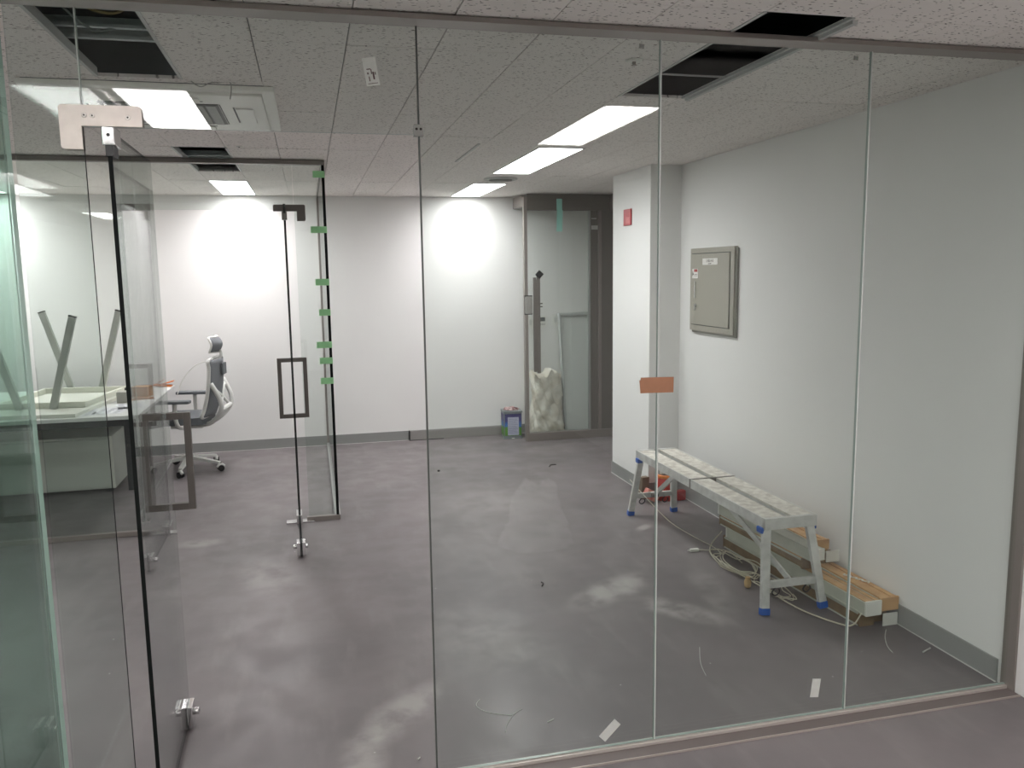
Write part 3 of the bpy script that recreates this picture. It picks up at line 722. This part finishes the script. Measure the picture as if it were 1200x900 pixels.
# white framed panel leaning behind the glass door
pn = empty('leaning_panel', (2.74, 8.20, .005)); pn.rotation_euler = (-.085, 0, 0)
pn.rotation_euler = (-.10, -.02, 0)
tag(pn, 'tall white framed panel leaning against the wall behind the glass door', 'panel')
b = MB(); b.box(-.155, .155, 0, .02, 0, 1.27, .003); b.build('board', mat('board_grey', srgb(218, 221, 218), .5), pn)
b = MB(); b.box(-.170, -.150, -.03, .03, 0, 1.285, .004); b.box(.150, .170, -.03, .03, 0, 1.285, .004)
b.box(-.15, .15, -.03, .03, 1.255, 1.285, .004); b.build('frame', mat('panel_frame', srgb(190, 194, 192), .4, .2), pn)

# ================================================================ DESK ROOM
dk = tag(empty('desk', (-2.1, 7.0, 0)), 'white topped office desk with dark under-frame inside the glass room', 'desk')
I = Matrix.Translation((2.1, -7.0, 0))
P(MB().box(-3.05, -1.225, 6.27, 7.95, .715, .742, .003).build('desk_top', mat('desk_white', srgb(222, 222, 220), .4), dk), I)
M_dkm = mat('desk_charcoal', srgb(48, 52, 54), .5)
P(MB().box(-3.0, -1.30, 6.36, 6.40, .655, .714).build('under_rail', M_dkm, dk), I); P(MB().box(-3.0, -1.30, 7.80, 7.84, .655, .714).build('under_rail', M_dkm, dk), I)
P(MB().box(-2.95, -1.52, 6.95, 7.12, .60, .612).build('cable_tray', M_dkm, dk), I)
P(MB().box(-2.95, -1.50, 7.55, 7.57, .25, .714).build('under_shade_panel', M_dkm, dk), I)  # dark panel put in for the shade under the desk top
for (x, y) in ((-1.47, 7.12), (-1.47, 7.76), (-2.95, 6.42), (-2.95, 7.76)):
    P(MB().box(x-.03, x+.03, y-.03, y+.03, 0, .714, .003).build('leg', M_dkm, dk), I)
cb = tag(empty('filing_cabinet', (-2.05, 7.28, 0)), 'low white filing cabinet standing under the desk', 'cabinet')
M_cab = mat('cabinet_white', srgb(214, 216, 208), .45)
I = Matrix.Translation((2.05, -7.28, 0))
P(MB().box(-2.62, -1.59, 7.07, 7.53, .03, .46, .006).build('body', M_cab, cb), I)
P(MB().box(-2.60, -1.61, 7.05, 7.069, .05, .44, .003).build('back_panel', M_cab, cb), I)
for x in (-2.57, -1.64):
    for y in (7.12, 7.48): P(MB().box(x-.02, x+.02, y-.02, y+.02, 0, .031).build('foot', M_dkm, cb), I)

# upside-down table
tb = tag(empty('upturned_table', (-1.975, 6.62, .7425), -.13), 'white table lying upside down on the desk with its splayed legs in the air', 'table')
b = MB(); b.box(-.37, .37, -.27, 1.16, .0, .026, .003); b.build('table_top', mat('table_white', srgb(226, 226, 216), .45), tb)
M_leg = mat('silver_leg', srgb(176, 178, 172), .4, .2)
b = MB(); b.box(-.33, .33, .02, .05, .026, .07); b.box(-.33, .33, .85, .88, .026, .07); b.box(-.33, -.30, .05, .85, .026, .065); b.box(.30, .33, .05, .85, .026, .065)
b.build('under_frame', mat('frame_white', srgb(220, 220, 208), .45), tb)
for yy in (-.01, .92):
    for sx in (-1, 1):
        b = MB(); b.beam((sx*.115, yy, .026), (sx*.305, yy, .70), .050, .030, (0, 1, 0), .003)
        l = b.build('leg', M_leg, tb)
        MB().beam((sx*.3045, yy, .698), (sx*.307, yy, .706), .052, .032, (0, 1, 0)).build('foot_cap', M_screw, l)
def small_box(name, label, cat, c, size, rz, m, bev=.003):
    o = MB().box(-size[0]/2, size[0]/2, -size[1]/2, size[1]/2, 0, size[2], bev).build(name, m); o.location = c; o.rotation_euler = (0, 0, rz); return tag(o, label, cat)
small_box('carton', 'grey carton standing on the desk between the upturned table and the brown box', 'box', (-1.465, 6.98, .7425), (.08, .12, .085), .1, mat('carton_grey', srgb(168, 166, 158), .7))
bo = small_box('cardboard_box', 'small open brown cardboard box on the desk left of the door edge', 'box', (-1.375, 7.27, .7425), (.13, .12, .085), -.2, mat('cardboard', srgb(186, 132, 78), .8))
small_box('black_box', 'small dark grey box touching the brown cardboard box', 'box', (-1.47, 7.22, .7425), (.05, .07, .085), .1, mat('darkgrey_box', srgb(78, 78, 76), .6))
b = MB(); b.box(-.14, .10, -.05, .05, 0, .006); b.rbox((.02, 0, .012), (.12, .07, .004), Matrix.Rotation(.12, 3, 'Y'))
o = b.build('brown_envelope', mat('envelope', srgb(170, 112, 58), .8)); o.location = (-1.36, 7.10, .7425); o.rotation_euler = (0, 0, .3); tag(o, 'flat brown envelope lying in front of the cardboard box', 'envelope')
b = MB()
b.rbox((0, 0, .012), (.15, .10, .008), Matrix.Rotation(.10, 3, 'Y'), .002); b.rbox((.03, .02, .030), (.12, .08, .006), Matrix.Rotation(-.25, 3, 'Y'), .002); b.rbox((-.02, .01, .045), (.07, .06, .006), Matrix.Rotation(-.5, 3, 'Y'), .002)
o = b.build('orange_packaging', mat('orange_card', srgb(200, 112, 40), .7)); o.location = (-1.31, 7.86, .7425); tag(o, 'torn orange packaging at the end of the desk behind the office chair', 'packaging')
pm = mat('paper_white', srgb(225, 226, 230), .6)
for k, (x, y, rz, lab) in enumerate(((-1.66, 6.50, .12, 'printed sheet lying nearest the upturned table'), (-1.46, 6.55, -.05, 'printed sheet beside the black door edge on the desk'), (-1.36, 6.75, .3, 'printed sheet at the right end of the desk'))):
    o = empty('paper_sheet', (x, y, .7428), rz); tag(o, lab, 'paper')
    MB().box(-.105, .105, -.148, .148, 0, .001).build('sheet', pm, o)
    b = MB()
    for c_ in range(3):
        for r2 in range(9): b.box(-.085+c_*.062, -.085+c_*.062+.03+(r2*5 % 3)*.006, -.12+r2*.027, -.112+r2*.027, .001, .0014)
    b.build('print', mat('print_grey', srgb(140, 142, 150), .7), o)
# orange bundle on the cable tray
t = bmesh.new(); bmesh.ops.create_icosphere(t, subdivisions=3, radius=1)
for v in t.verts: v.co *= .046*(1+.13*math.sin(v.co.x*7+1)*math.cos(v.co.z*8)+.08*math.sin(v.co.y*15))
me = bpy.data.meshes.new('orange_bundle'); t.to_mesh(me); t.free(); me.materials.append(mat('orange_plastic', srgb(214, 110, 34), .5, var=.4, vscale=18))
o = bpy.data.objects.new('orange_bundle', me); col.objects.link(o); o.location = (-1.96, 7.03, .666); tag(o, 'crumpled orange bundle under the front edge of the desk', 'bundle')

# ---- office chair (local +x = the way it faces)
ch = tag(empty('office_chair', (-1.11, 7.70, 0), PI-.15), 'white framed mesh office chair with headrest facing the desk', 'office chair')
M_cw = mat('chair_white', srgb(216, 216, 212), .4); M_mesh = mat('chair_mesh', srgb(122, 124, 128), .8, bump=.4, bscale=200); M_cg = mat('chair_grey', srgb(104, 108, 112), .6)
for k in range(5):
    a = 2*PI*k/5+.35
    b = MB(); b.beam((.03*math.cos(a), .03*math.sin(a), .115), (.30*math.cos(a), .30*math.sin(a), .075), .05, .032, (0, 0, 1), .006, wd2=.034)
    sp2 = b.build('base_spoke', M_cw, ch)
    cx, cy_ = .305*math.cos(a), .305*math.sin(a); pa = a+.8
    b = MB(); off = Vector((-math.sin(pa), math.cos(pa), 0))
    for s_ in (-1, 1):
        c0 = Vector((cx, cy_, .028)); b.cyl(c0+off*s_*.008, c0+off*s_*.024, .027)
    b.cyl((cx, cy_, .03), (cx, cy_, .075), .009); b.build('castor', M_black, sp2)
    b = MB(); b.tube([(cx-.03*math.cos(pa), cy_-.03*math.sin(pa), .035), (cx, cy_, .062), (cx+.03*math.cos(pa), cy_+.03*math.sin(pa), .04)], .014, sub=4); b.build('castor_hood', M_cw, sp2)
b = MB(); b.cyl((0, 0, .09), (0, 0, .14), .045); b.cyl((0, 0, .14), (0, 0, .26), .028); b.cyl((0, 0, .24), (0, 0, .40), .018, mi=1); b.build('gas_column', [M_cw, M_steel], ch)
b = MB(); b.box(-.16, .12, -.07, .07, .385, .43, .012); b.build('mechanism', M_cw, ch)
def slab(fn, nu, nv, th):
    t = bmesh.new(); A = [[t.verts.new(fn(i/nu, j/nv, 0)) for j in range(nv+1)] for i in range(nu+1)]; B = [[t.verts.new(fn(i/nu, j/nv, th)) for j in range(nv+1)] for i in range(nu+1)]
    for i in range(nu):
        for j in range(nv):
            t.faces.new((A[i][j], A[i+1][j], A[i+1][j+1], A[i][j+1])).smooth = True; t.faces.new((B[i][j], B[i][j+1], B[i+1][j+1], B[i+1][j])).smooth = True
    for i in range(nu):
        t.faces.new((A[i][0], B[i][0], B[i+1][0], A[i+1][0])); t.faces.new((A[i][nv], A[i+1][nv], B[i+1][nv], B[i][nv]))
    for j in range(nv):
        t.faces.new((A[0][j], A[0][j+1], B[0][j+1], B[0][j])); t.faces.new((A[nu][j], B[nu][j], B[nu][j+1], A[nu][j+1]))
    return t
def seatfn(u, v, th):
    x = -.20+.46*u; y = (v-.5)*.48*(1-.15*(2*u-1)**4); z = .475+.03*(abs(2*v-1)**2)-.05*max(0, u-.75)*4*.5
    return Vector((x, y, z-(th if th else 0)))
b = MB(); b.join(slab(seatfn, 12, 12, .06)); b.build('seat', M_cg, ch)
def backx(z): return -.205-.10*(z-.5)/.5-.03*math.sin((z-.45)*6)
def backfn(u, v, th):
    z = .50+.50*u; y = (v-.5)*(.40+.04*math.sin(u*PI)); return Vector((backx(z)+.05*(1-(2*v-1)**2)*-1+.02-th, y, z))
b = MB(); b.join(slab(backfn, 14, 10, .008)); b.build('back_mesh', M_mesh, ch)
b = MB()
L = [(backx(.5+.5*u)+.02, (.205+.02*math.sin(u*PI)), .50+.50*u) for u in [i/8 for i in range(9)]]
Rr = [(x, -y, z) for x, y, z in L][::-1]
b.tube(L+Rr, .016, closed=True, sub=3); b.build('back_frame', M_cw, ch)
b = MB()
for s_ in (-1, 1):
    b.tube([(-.10, s_*.05, .41), (-.24, s_*.10, .44), (-.345, s_*.17, .55), (-.35, s_*.19, .66), (-.285, s_*.205, .80)], .020, sub=5)
b.tube([(-.345, -.165, .56), (-.38, 0, .58), (-.345, .165, .56)], .022, sub=6)
b.tube([(-.345, -.165, .56), (-.325, 0, .66), (-.30, .19, .76)], .013, sub=6); b.tube([(-.345, .165, .56), (-.325, 0, .66), (-.30, -.19, .76)], .013, sub=6)
b.build('back_support', M_cw, ch)
for s_ in (-1, 1):
    b = MB(); b.tube([(-.06, s_*.22, .43), (-.02, s_*.285, .44), (.0, s_*.30, .52), (.0, s_*.30, .645)], .018, sub=5); sp2 = b.build('arm_post', M_cw, ch)
    b = MB(); b.box(-.13, .16, s_*.30-.045, s_*.30+.045, .645, .672, .012); b.build('arm_pad', M_cg, sp2)
b = MB(); b.tube([(-.31, 0, .98), (-.335, 0, 1.04), (-.31, 0, 1.09)], .014); b.build('headrest_stem', M_cw, ch)
def headfn(u, v, th):
    z = 1.06+.13*u; y = (v-.5)*.27*(1-.25*(2*u-1)**4); return Vector((-.275-.05*(1-(2*v-1)**2)-.03*math.sin(u*PI)+.02-th, y, z))
b = MB(); b.join(slab(headfn, 8, 10, .014)); b.build('headrest', M_mesh, ch)
b = MB(); e = [headfn(0, v/6, .007) for v in range(7)]+[headfn(u/4, 1, .007) for u in range(1, 4)]+[headfn(1, 1-v/6, .007) for v in range(7)]+[headfn(1-u/4, 0, .007) for u in range(1, 4)]
b.tube(e, .010, closed=True, sub=2); b.build('headrest_frame', M_cw, ch)
b = MB(); b.box(-.36, -.345, -.06, .06, .86, .96, .004); b.build('coat_hook', M_cg, ch)
b = MB(); b.tube([(-.27, .24, 1.0), (-.17, .245, .96), (-.07, .25, .85), (-.02, .27, .72)], .004); b.build('wrapping_strap', M_white, ch)

# ================================================================ WORK BENCH
bn = tag(empty('work_bench', (2.305, 4.40, 0), .0), 'folding aluminium step bench with dusty planks and blue feet by the right wall', 'bench')
TZ = .475; hx = .142; yn, yf = -.83, .83
def bench_half(y0, y1, s):
    for sx in (-1, 1):
        x0, x1 = (.022, hx) if sx > 0 else (-hx, -.022)
        b = MB(); b.box(x0, x1, y0, y1, TZ-.012, TZ, .002); b.build('plank', M_plank, bn)
        b = MB()
        xo = hx if sx > 0 else -hx
        b.box(xo-.004, xo+.004, y0, y1, TZ-.05, TZ+.002, .001); b.box(x0 if sx > 0 else x1-.006, x0+.006 if sx > 0 else x1, y0, y1, TZ-.035, TZ-.010)
        b.build('side_rail', M_alu, bn)
    b = MB(); ye = y0 if s < 0 else y1
    b.box(-hx-.004, hx+.004, ye-.012, ye+.012, TZ-.055, TZ+.004, .003); b.build('end_rail', M_alu, bn)
    b = MB(); b.box(-.022, .022, y0+.01, y1-.01, TZ-.034, TZ-.026); b.build('slot_channel', mat('slot_dark', srgb(120, 118, 112), .6, .2), bn)
    for yy in (y0+.22, (y0+y1)/2+.1): MB().box(-.02, .02, yy, yy+.045, TZ-.026, TZ-.022).build('slot_hole', M_black, bn)
bench_half(yn, -.006, -1); bench_half(.006, yf, 1)
b = MB(); b.box(-hx-.006, hx+.006, -.007, .007, TZ-.05, TZ+.0035, .001); b.build('hinge_strip', M_steeld, bn)
for ye, s, lab in ((yn, -1, 0), (yf, 1, 1)):
    fy = ye+s*.055
    for sx in (-1, 1):
        top = (sx*(hx-.02), ye-s*.02, TZ-.05); bot = (sx*(hx+.022), fy-.0, .022)
        b = MB(); b.beam(top, bot, .042, .026, (0, 1, 0), .003); l = b.build('leg', M_alu, bn)
        d = (Vector(bot)-Vector(top)).normalized()
        MB().beam(Vector(bot)-d*.012, Vector(bot)+d*.022, .047, .032, (0, 1, 0), .004).build('rubber_foot', M_blue, l)
        MB().rbox((sx*(hx-.002), ye-s*.03, TZ-.062), (.034, .05, .03), Matrix.Rotation(0, 3, 'X'), .006).build('hinge_cap', M_blue, l)
    zc = .145; k = (TZ-.05-zc)/(TZ-.07); xc = hx-.02+.042*k; yc = ye-s*.02+s*.075*k
    b = MB(); b.box(-xc+.01, xc-.01, yc-.010, yc+.010, zc-.018, zc+.018, .002); b.build('cross_rail', M_alu, bn)
    # diagonal brace up to the underside
    b = MB(); b.beam((0, yc-s*.01, zc), (-.09, ye-s*.52, TZ-.045), .034, .010, (1, 0, 0), .002); b.build('brace', M_alu, bn)
    b = MB(); b.cyl((-.025, yc-s*.012, zc), (.025, yc-s*.012, zc), .018); b.build('brace_knuckle', M_steeld, bn)
    for xx in (-.09, .085):
        b = MB(); b.tube([(xx, yc, zc-.018), (xx-.02, yc, zc-.045), (xx, yc, zc-.062), (xx+.022, yc, zc-.045), (xx+.018, yc, zc-.03)], .004, sub=5); b.build('wire_hook', M_black, bn)

# ================================================================ PILE OF OLD LIGHT FITTINGS
M_ch = mat('fitting_cream', srgb(196, 198, 184), .5, var=.15, vscale=8)
M_tan = mat('fitting_wood', srgb(206, 166, 116), .6, c2=srgb(182, 140, 94), var=.3, vscale=14)
M_brn = mat('fitting_brown', srgb(142, 120, 90), .6, c2=srgb(116, 96, 72), var=.3, vscale=10)
M_cap = mat('fitting_cap', srgb(222, 222, 214), .5)
def fitting(x, y0, y1, z, wd, ht, rz, style, label):
    """long thin light fitting; style: cream / tan / brown"""
    ym = (y0+y1)/2; L_ = y1-y0
    r = empty('light_fitting', (x, ym, z), rz); tag(r, label, 'light fitting', 'stacked light fittings by the right wall')
    body, top = {'cream': (M_ch, M_ch), 'tan': (M_tan, M_tan), 'brown': (M_brn, M_tan), 'creamtan': (M_ch, M_tan)}[style]
    b = MB(); b.box(-wd/2, wd/2, -L_/2+.006, L_/2-.006, .002, ht-.006, .002); b.build('housing', body, r)
    b = MB()
    if style in ('tan', 'brown', 'creamtan'):
        for k in (-1, 0, 1): b.box(k*wd*.31-wd*.13, k*wd*.31+wd*.13, -L_/2+.004, L_/2-.004, ht-.012, ht-(.001 if k else .005), .002)
    else:
        b.box(-wd/2+.004, wd/2-.004, -L_/2+.004, L_/2-.004, ht-.010, ht, .002)
    b.build('cover', top, r)
    b = MB(); b.box(-wd/2-.002, -wd/2+.002, -L_/2+.01, L_/2-.01, ht-.016, ht-.006); b.box(-wd/2-.002, -wd/2+.002, -L_/2+.01, L_/2-.01, .0, .008)
    b.build('edge_lip', M_ch, r)
    for s in (-1, 1):
        m_ = M_cap if style in ('cream', 'creamtan') or s < 0 and style == 'brown' and 0 else body
        MB().box(-wd/2-.001, wd/2+.001, s*L_/2-.006, s*L_/2+.006, 0, ht, .002).build('end_cap', m_, r)
    return r
fitting(2.512, 3.27, 4.50, 0, .080, .074, .05, 'brown', 'brown sided fitting on the floor at the front of the pile')
fitting(2.615, 3.30, 4.52, 0, .085, .074, .03, 'brown', 'brown fitting on the floor behind the front one, by the skirting')
fitting(2.508, 3.215, 4.46, .075, .086, .072, .045, 'creamtan', 'cream fitting with a tan cover, second from the floor at the front')
fitting(2.635, 3.25, 4.52, .075, .105, .066, .02, 'tan', 'tan fitting with its end projecting beside the skirting')
fitting(2.475, 3.68, 4.50, .148, .085, .060, .05, 'brown', 'brown fitting third from the floor, below the topmost cream one')
fitting(2.610, 3.74, 4.56, .143, .095, .067, .02, 'brown', 'short brown fitting in the upper rear of the pile with a white tag')
fitting(2.478, 3.62, 4.52, .209, .082, .062, .055, 'cream', 'topmost cream fitting of the pile, nearest the bench')
fitting(2.600, 3.76, 4.68, .211, .105, .055, .03, 'tan', 'topmost tan grooved fitting leaning at the wall side of the pile')
for (x, y, z, lab) in ((2.668, 3.725, .150, 'white square tag on the end of the upper rear fitting'), (2.655, 3.245, .02, 'white square tag under the projecting tan fitting')):
    o = MB().box(-.04, .04, -.003, .003, 0, .062, .001).build('white_tag', M_cap); o.location = (x, y, z if z > .1 else .0); tag(o, lab, 'tag')
# cables round the pile
M_cable = mat('cable_cream', srgb(205, 200, 180), .5)
def cable(pts, r, label, name='cable', m=None):
    b = MB(); b.tube(pts, r, n=6, sub=8); return tag(b.build(name, m or M_cable), label, 'cable')
cable([(2.43, 4.50, .10), (2.33, 4.46, .02), (2.27, 4.25, .006), (2.30, 4.0, .006), (2.28, 3.80, .03), (2.33, 3.6, .006), (2.36, 3.45, .006), (2.43, 3.30, .006), (2.45, 3.24, .03), (2.46, 3.20, .10)], .004, 'thick cream cable running along the foot of the pile to its near end')
def coil(cx, cy_, rx, ry, n, seed, label):
    b = MB(); rr = random.Random(seed); pts = []
    for k in range(n):
        for j in range(9):
            a = j/9*2*PI; pts.append((cx+rx*math.cos(a)+rr.uniform(-.016, .016), cy_+ry*math.sin(a)+rr.uniform(-.04, .04)-.04*k, .006+.008*k+rr.uniform(0, .03)))
    b.tube(pts, .003, n=6, sub=5)
    tag(b.build('cable_coil', M_cable), label, 'cable')
coil(2.325, 4.20, .07, .20, 5, 41, 'tangled cream cable coil at the far foot of the pile')
coil(2.35, 3.80, .055, .15, 3, 83, 'smaller tangled cream cable coil under the near end of the bench')
cable([(2.22, 5.50, .20), (2.22, 5.18, .14), (2.26, 4.90, .06), (2.31, 4.66, .03), (2.35, 4.48, .02), (2.36, 4.36, .01)], .0025, 'thin cream cord running under the bench from the red can to the pile')
cable([(2.26, 4.47, .006), (2.33, 4.45, .006), (2.38, 4.43, .012)], .003, 'short cream lead with a plug lying on the floor')
b = MB(); b.box(2.20, 2.255, 4.455, 4.478, .001, .018, .004); b.cyl((2.185, 4.462, .009), (2.2, 4.464, .009), .003); b.cyl((2.185, 4.472, .009), (2.2, 4.47, .009), .003)
tag(b.build('plug', M_cap), 'small white plug on the floor left of the pile', 'plug')
pts = [(2.628+.028*math.cos(a), 3.735, .185+.02*math.sin(a)) for a in [i*PI/3 for i in range(6)]]
b = MB(); b.tube(pts, .003, n=6, sub=5, closed=True); tag(b.build('cable_loop', M_cable), 'small cream cable loop on the end of the upper fittings', 'cable')
pts = [(2.50+i*.022, 3.44+.012*(-1)**i, .149+.006*(i % 2)) for i in range(0)]
b = MB(); b.tube([(2.615+.012*(-1)**i+i*.006, 3.56-i*.016, .146+.003*(i % 2)) for i in range(10)], .003, n=6, sub=5)
tag(b.build('white_twine', M_cap), 'knotted white twine lying on the projecting tan fitting', 'twine')
b = MB(); b.lathe([(.012, 0), (.018, .008), (.020, .03), (.013, .05), (.014, .058)], n=16)
o = b.build('wooden_peg', mat('peg_wood', srgb(200, 168, 122), .6)); o.location = (2.245, 3.86, .0); tag(o, 'small turned wooden peg standing by the cable coils', 'peg')

# red bucket cluster behind the bench
bk = tag(empty('red_canister', (2.545, 5.60, 0)), 'red canister with an orange rim behind the far bench legs', 'canister')
b = MB(); b.lathe([(.068, 0), (.072, .006), (.072, .185), (.069, .19)], n=32); b.build('body', mat('canister_red', srgb(178, 44, 34), .4), bk)
b = MB(); b.lathe([(.073, .172), (.074, .178), (.074, .190), (.070, .196)], n=32); b.build('rim', mat('rim_orange', srgb(226, 128, 44), .4), bk)
gc = tag(empty('grey_tin', (2.545, 5.60, .1965)), 'grey and white tin standing on the red canister', 'tin')
MB().lathe([(.055, 0), (.056, .003), (.056, .085), (.052, .09)], n=28).build('body', mat('tin_grey', srgb(150, 156, 158), .4, .3), gc)
b = MB(); b.box(-.058, -.030, -.046, -.03, .01, .08, .003); b.build('white_label', M_cap, gc)
b = MB(); b.rbox((0, 0, .035), (.11, .06, .07), Matrix.Rotation(.5, 3, 'Y'), .012)
o = b.build('snack_packet', mat('packet_red', srgb(186, 52, 44), .4, c2=srgb(230, 170, 150), var=.6, vscale=26)); o.location = (2.41, 5.55, .02); tag(o, 'crumpled red and white packet left of the red canister', 'packet')
small_box('red_pouch', 'small red pouch on the floor right of the red canister', 'pouch', (2.645, 5.55, 0), (.07, .05, .075), .2, mat('pouch_red', srgb(170, 40, 44), .5), .01)
small_box('brown_carton', 'small brown carton behind the left bench leg at the column', 'carton', (2.40, 5.66, 0), (.06, .05, .17), .1, mat('carton_brown', srgb(120, 104, 88), .7))
small_box('red_lid', 'small red tab showing above the far end of the bench', 'lid', (2.60, 5.60, .0), (.02, .02, .0), 0, mat('canister_red', srgb(178, 44, 34), .4)) if 0 else None

# ================================================================ LITTER ON THE FLOOR
def scrap(pts, r, label, m, cat='scrap', name='scrap'):
    b = MB(); b.tube([(x, y, r) for x, y in pts], r, n=6, sub=6); return tag(b.build(name, m), label, cat)
Mdk = mat('scrap_dark', srgb(52, 50, 48), .6); Mlt = mat('scrap_pale', srgb(196, 196, 190), .6)
scrap([(1.172, 4.175), (1.19, 4.21), (1.185, 4.235)], .0035, 'short dark sliver on the floor in the middle of the room', Mdk)
scrap([(2.00, 6.84), (2.03, 6.9), (2.08, 6.90)], .005, 'dark wire stub on the floor near the rear door', Mdk)
scrap([(.60, 3.085), (.575, 3.04), (.60, 2.985), (.66, 2.945), (.70, 2.93)], .0016, 'pale curled wire on the floor near the left floor channel end', Mlt, name='wire')
scrap([(.745, 2.965), (.70, 2.93), (.655, 2.86), (.645, 2.82)], .0016, 'pale curved wire crossing the curled one on the floor', Mlt, name='wire')
scrap([(.815, 2.845), (.845, 2.86)], .002, 'small pale sliver right of the crossed wires', Mlt)
scrap([(1.665, 3.27), (1.60, 3.13), (1.57, 3.02)], .0014, 'long pale thread on the floor left of the third glass joint', Mlt, name='thread')
scrap([(2.60, 3.20), (2.54, 3.13), (2.49, 3.05), (2.47, 2.99)], .0022, 'pale wire trailing from the near end of the pile', Mlt, name='wire')
scrap([(2.60, 2.955), (2.66, 2.98)], .004, 'white crumb lying near the skirting in front of the pile', Mlt)
scrap([(.30, 2.73), (.31, 2.74)], .003, 'tiny white crumb near the bottom edge left of the channel', Mlt)
scrap([(1.02, 6.97), (1.04, 6.97)], .008, 'small dark pellet on the floor before the loose skirting', Mdk)
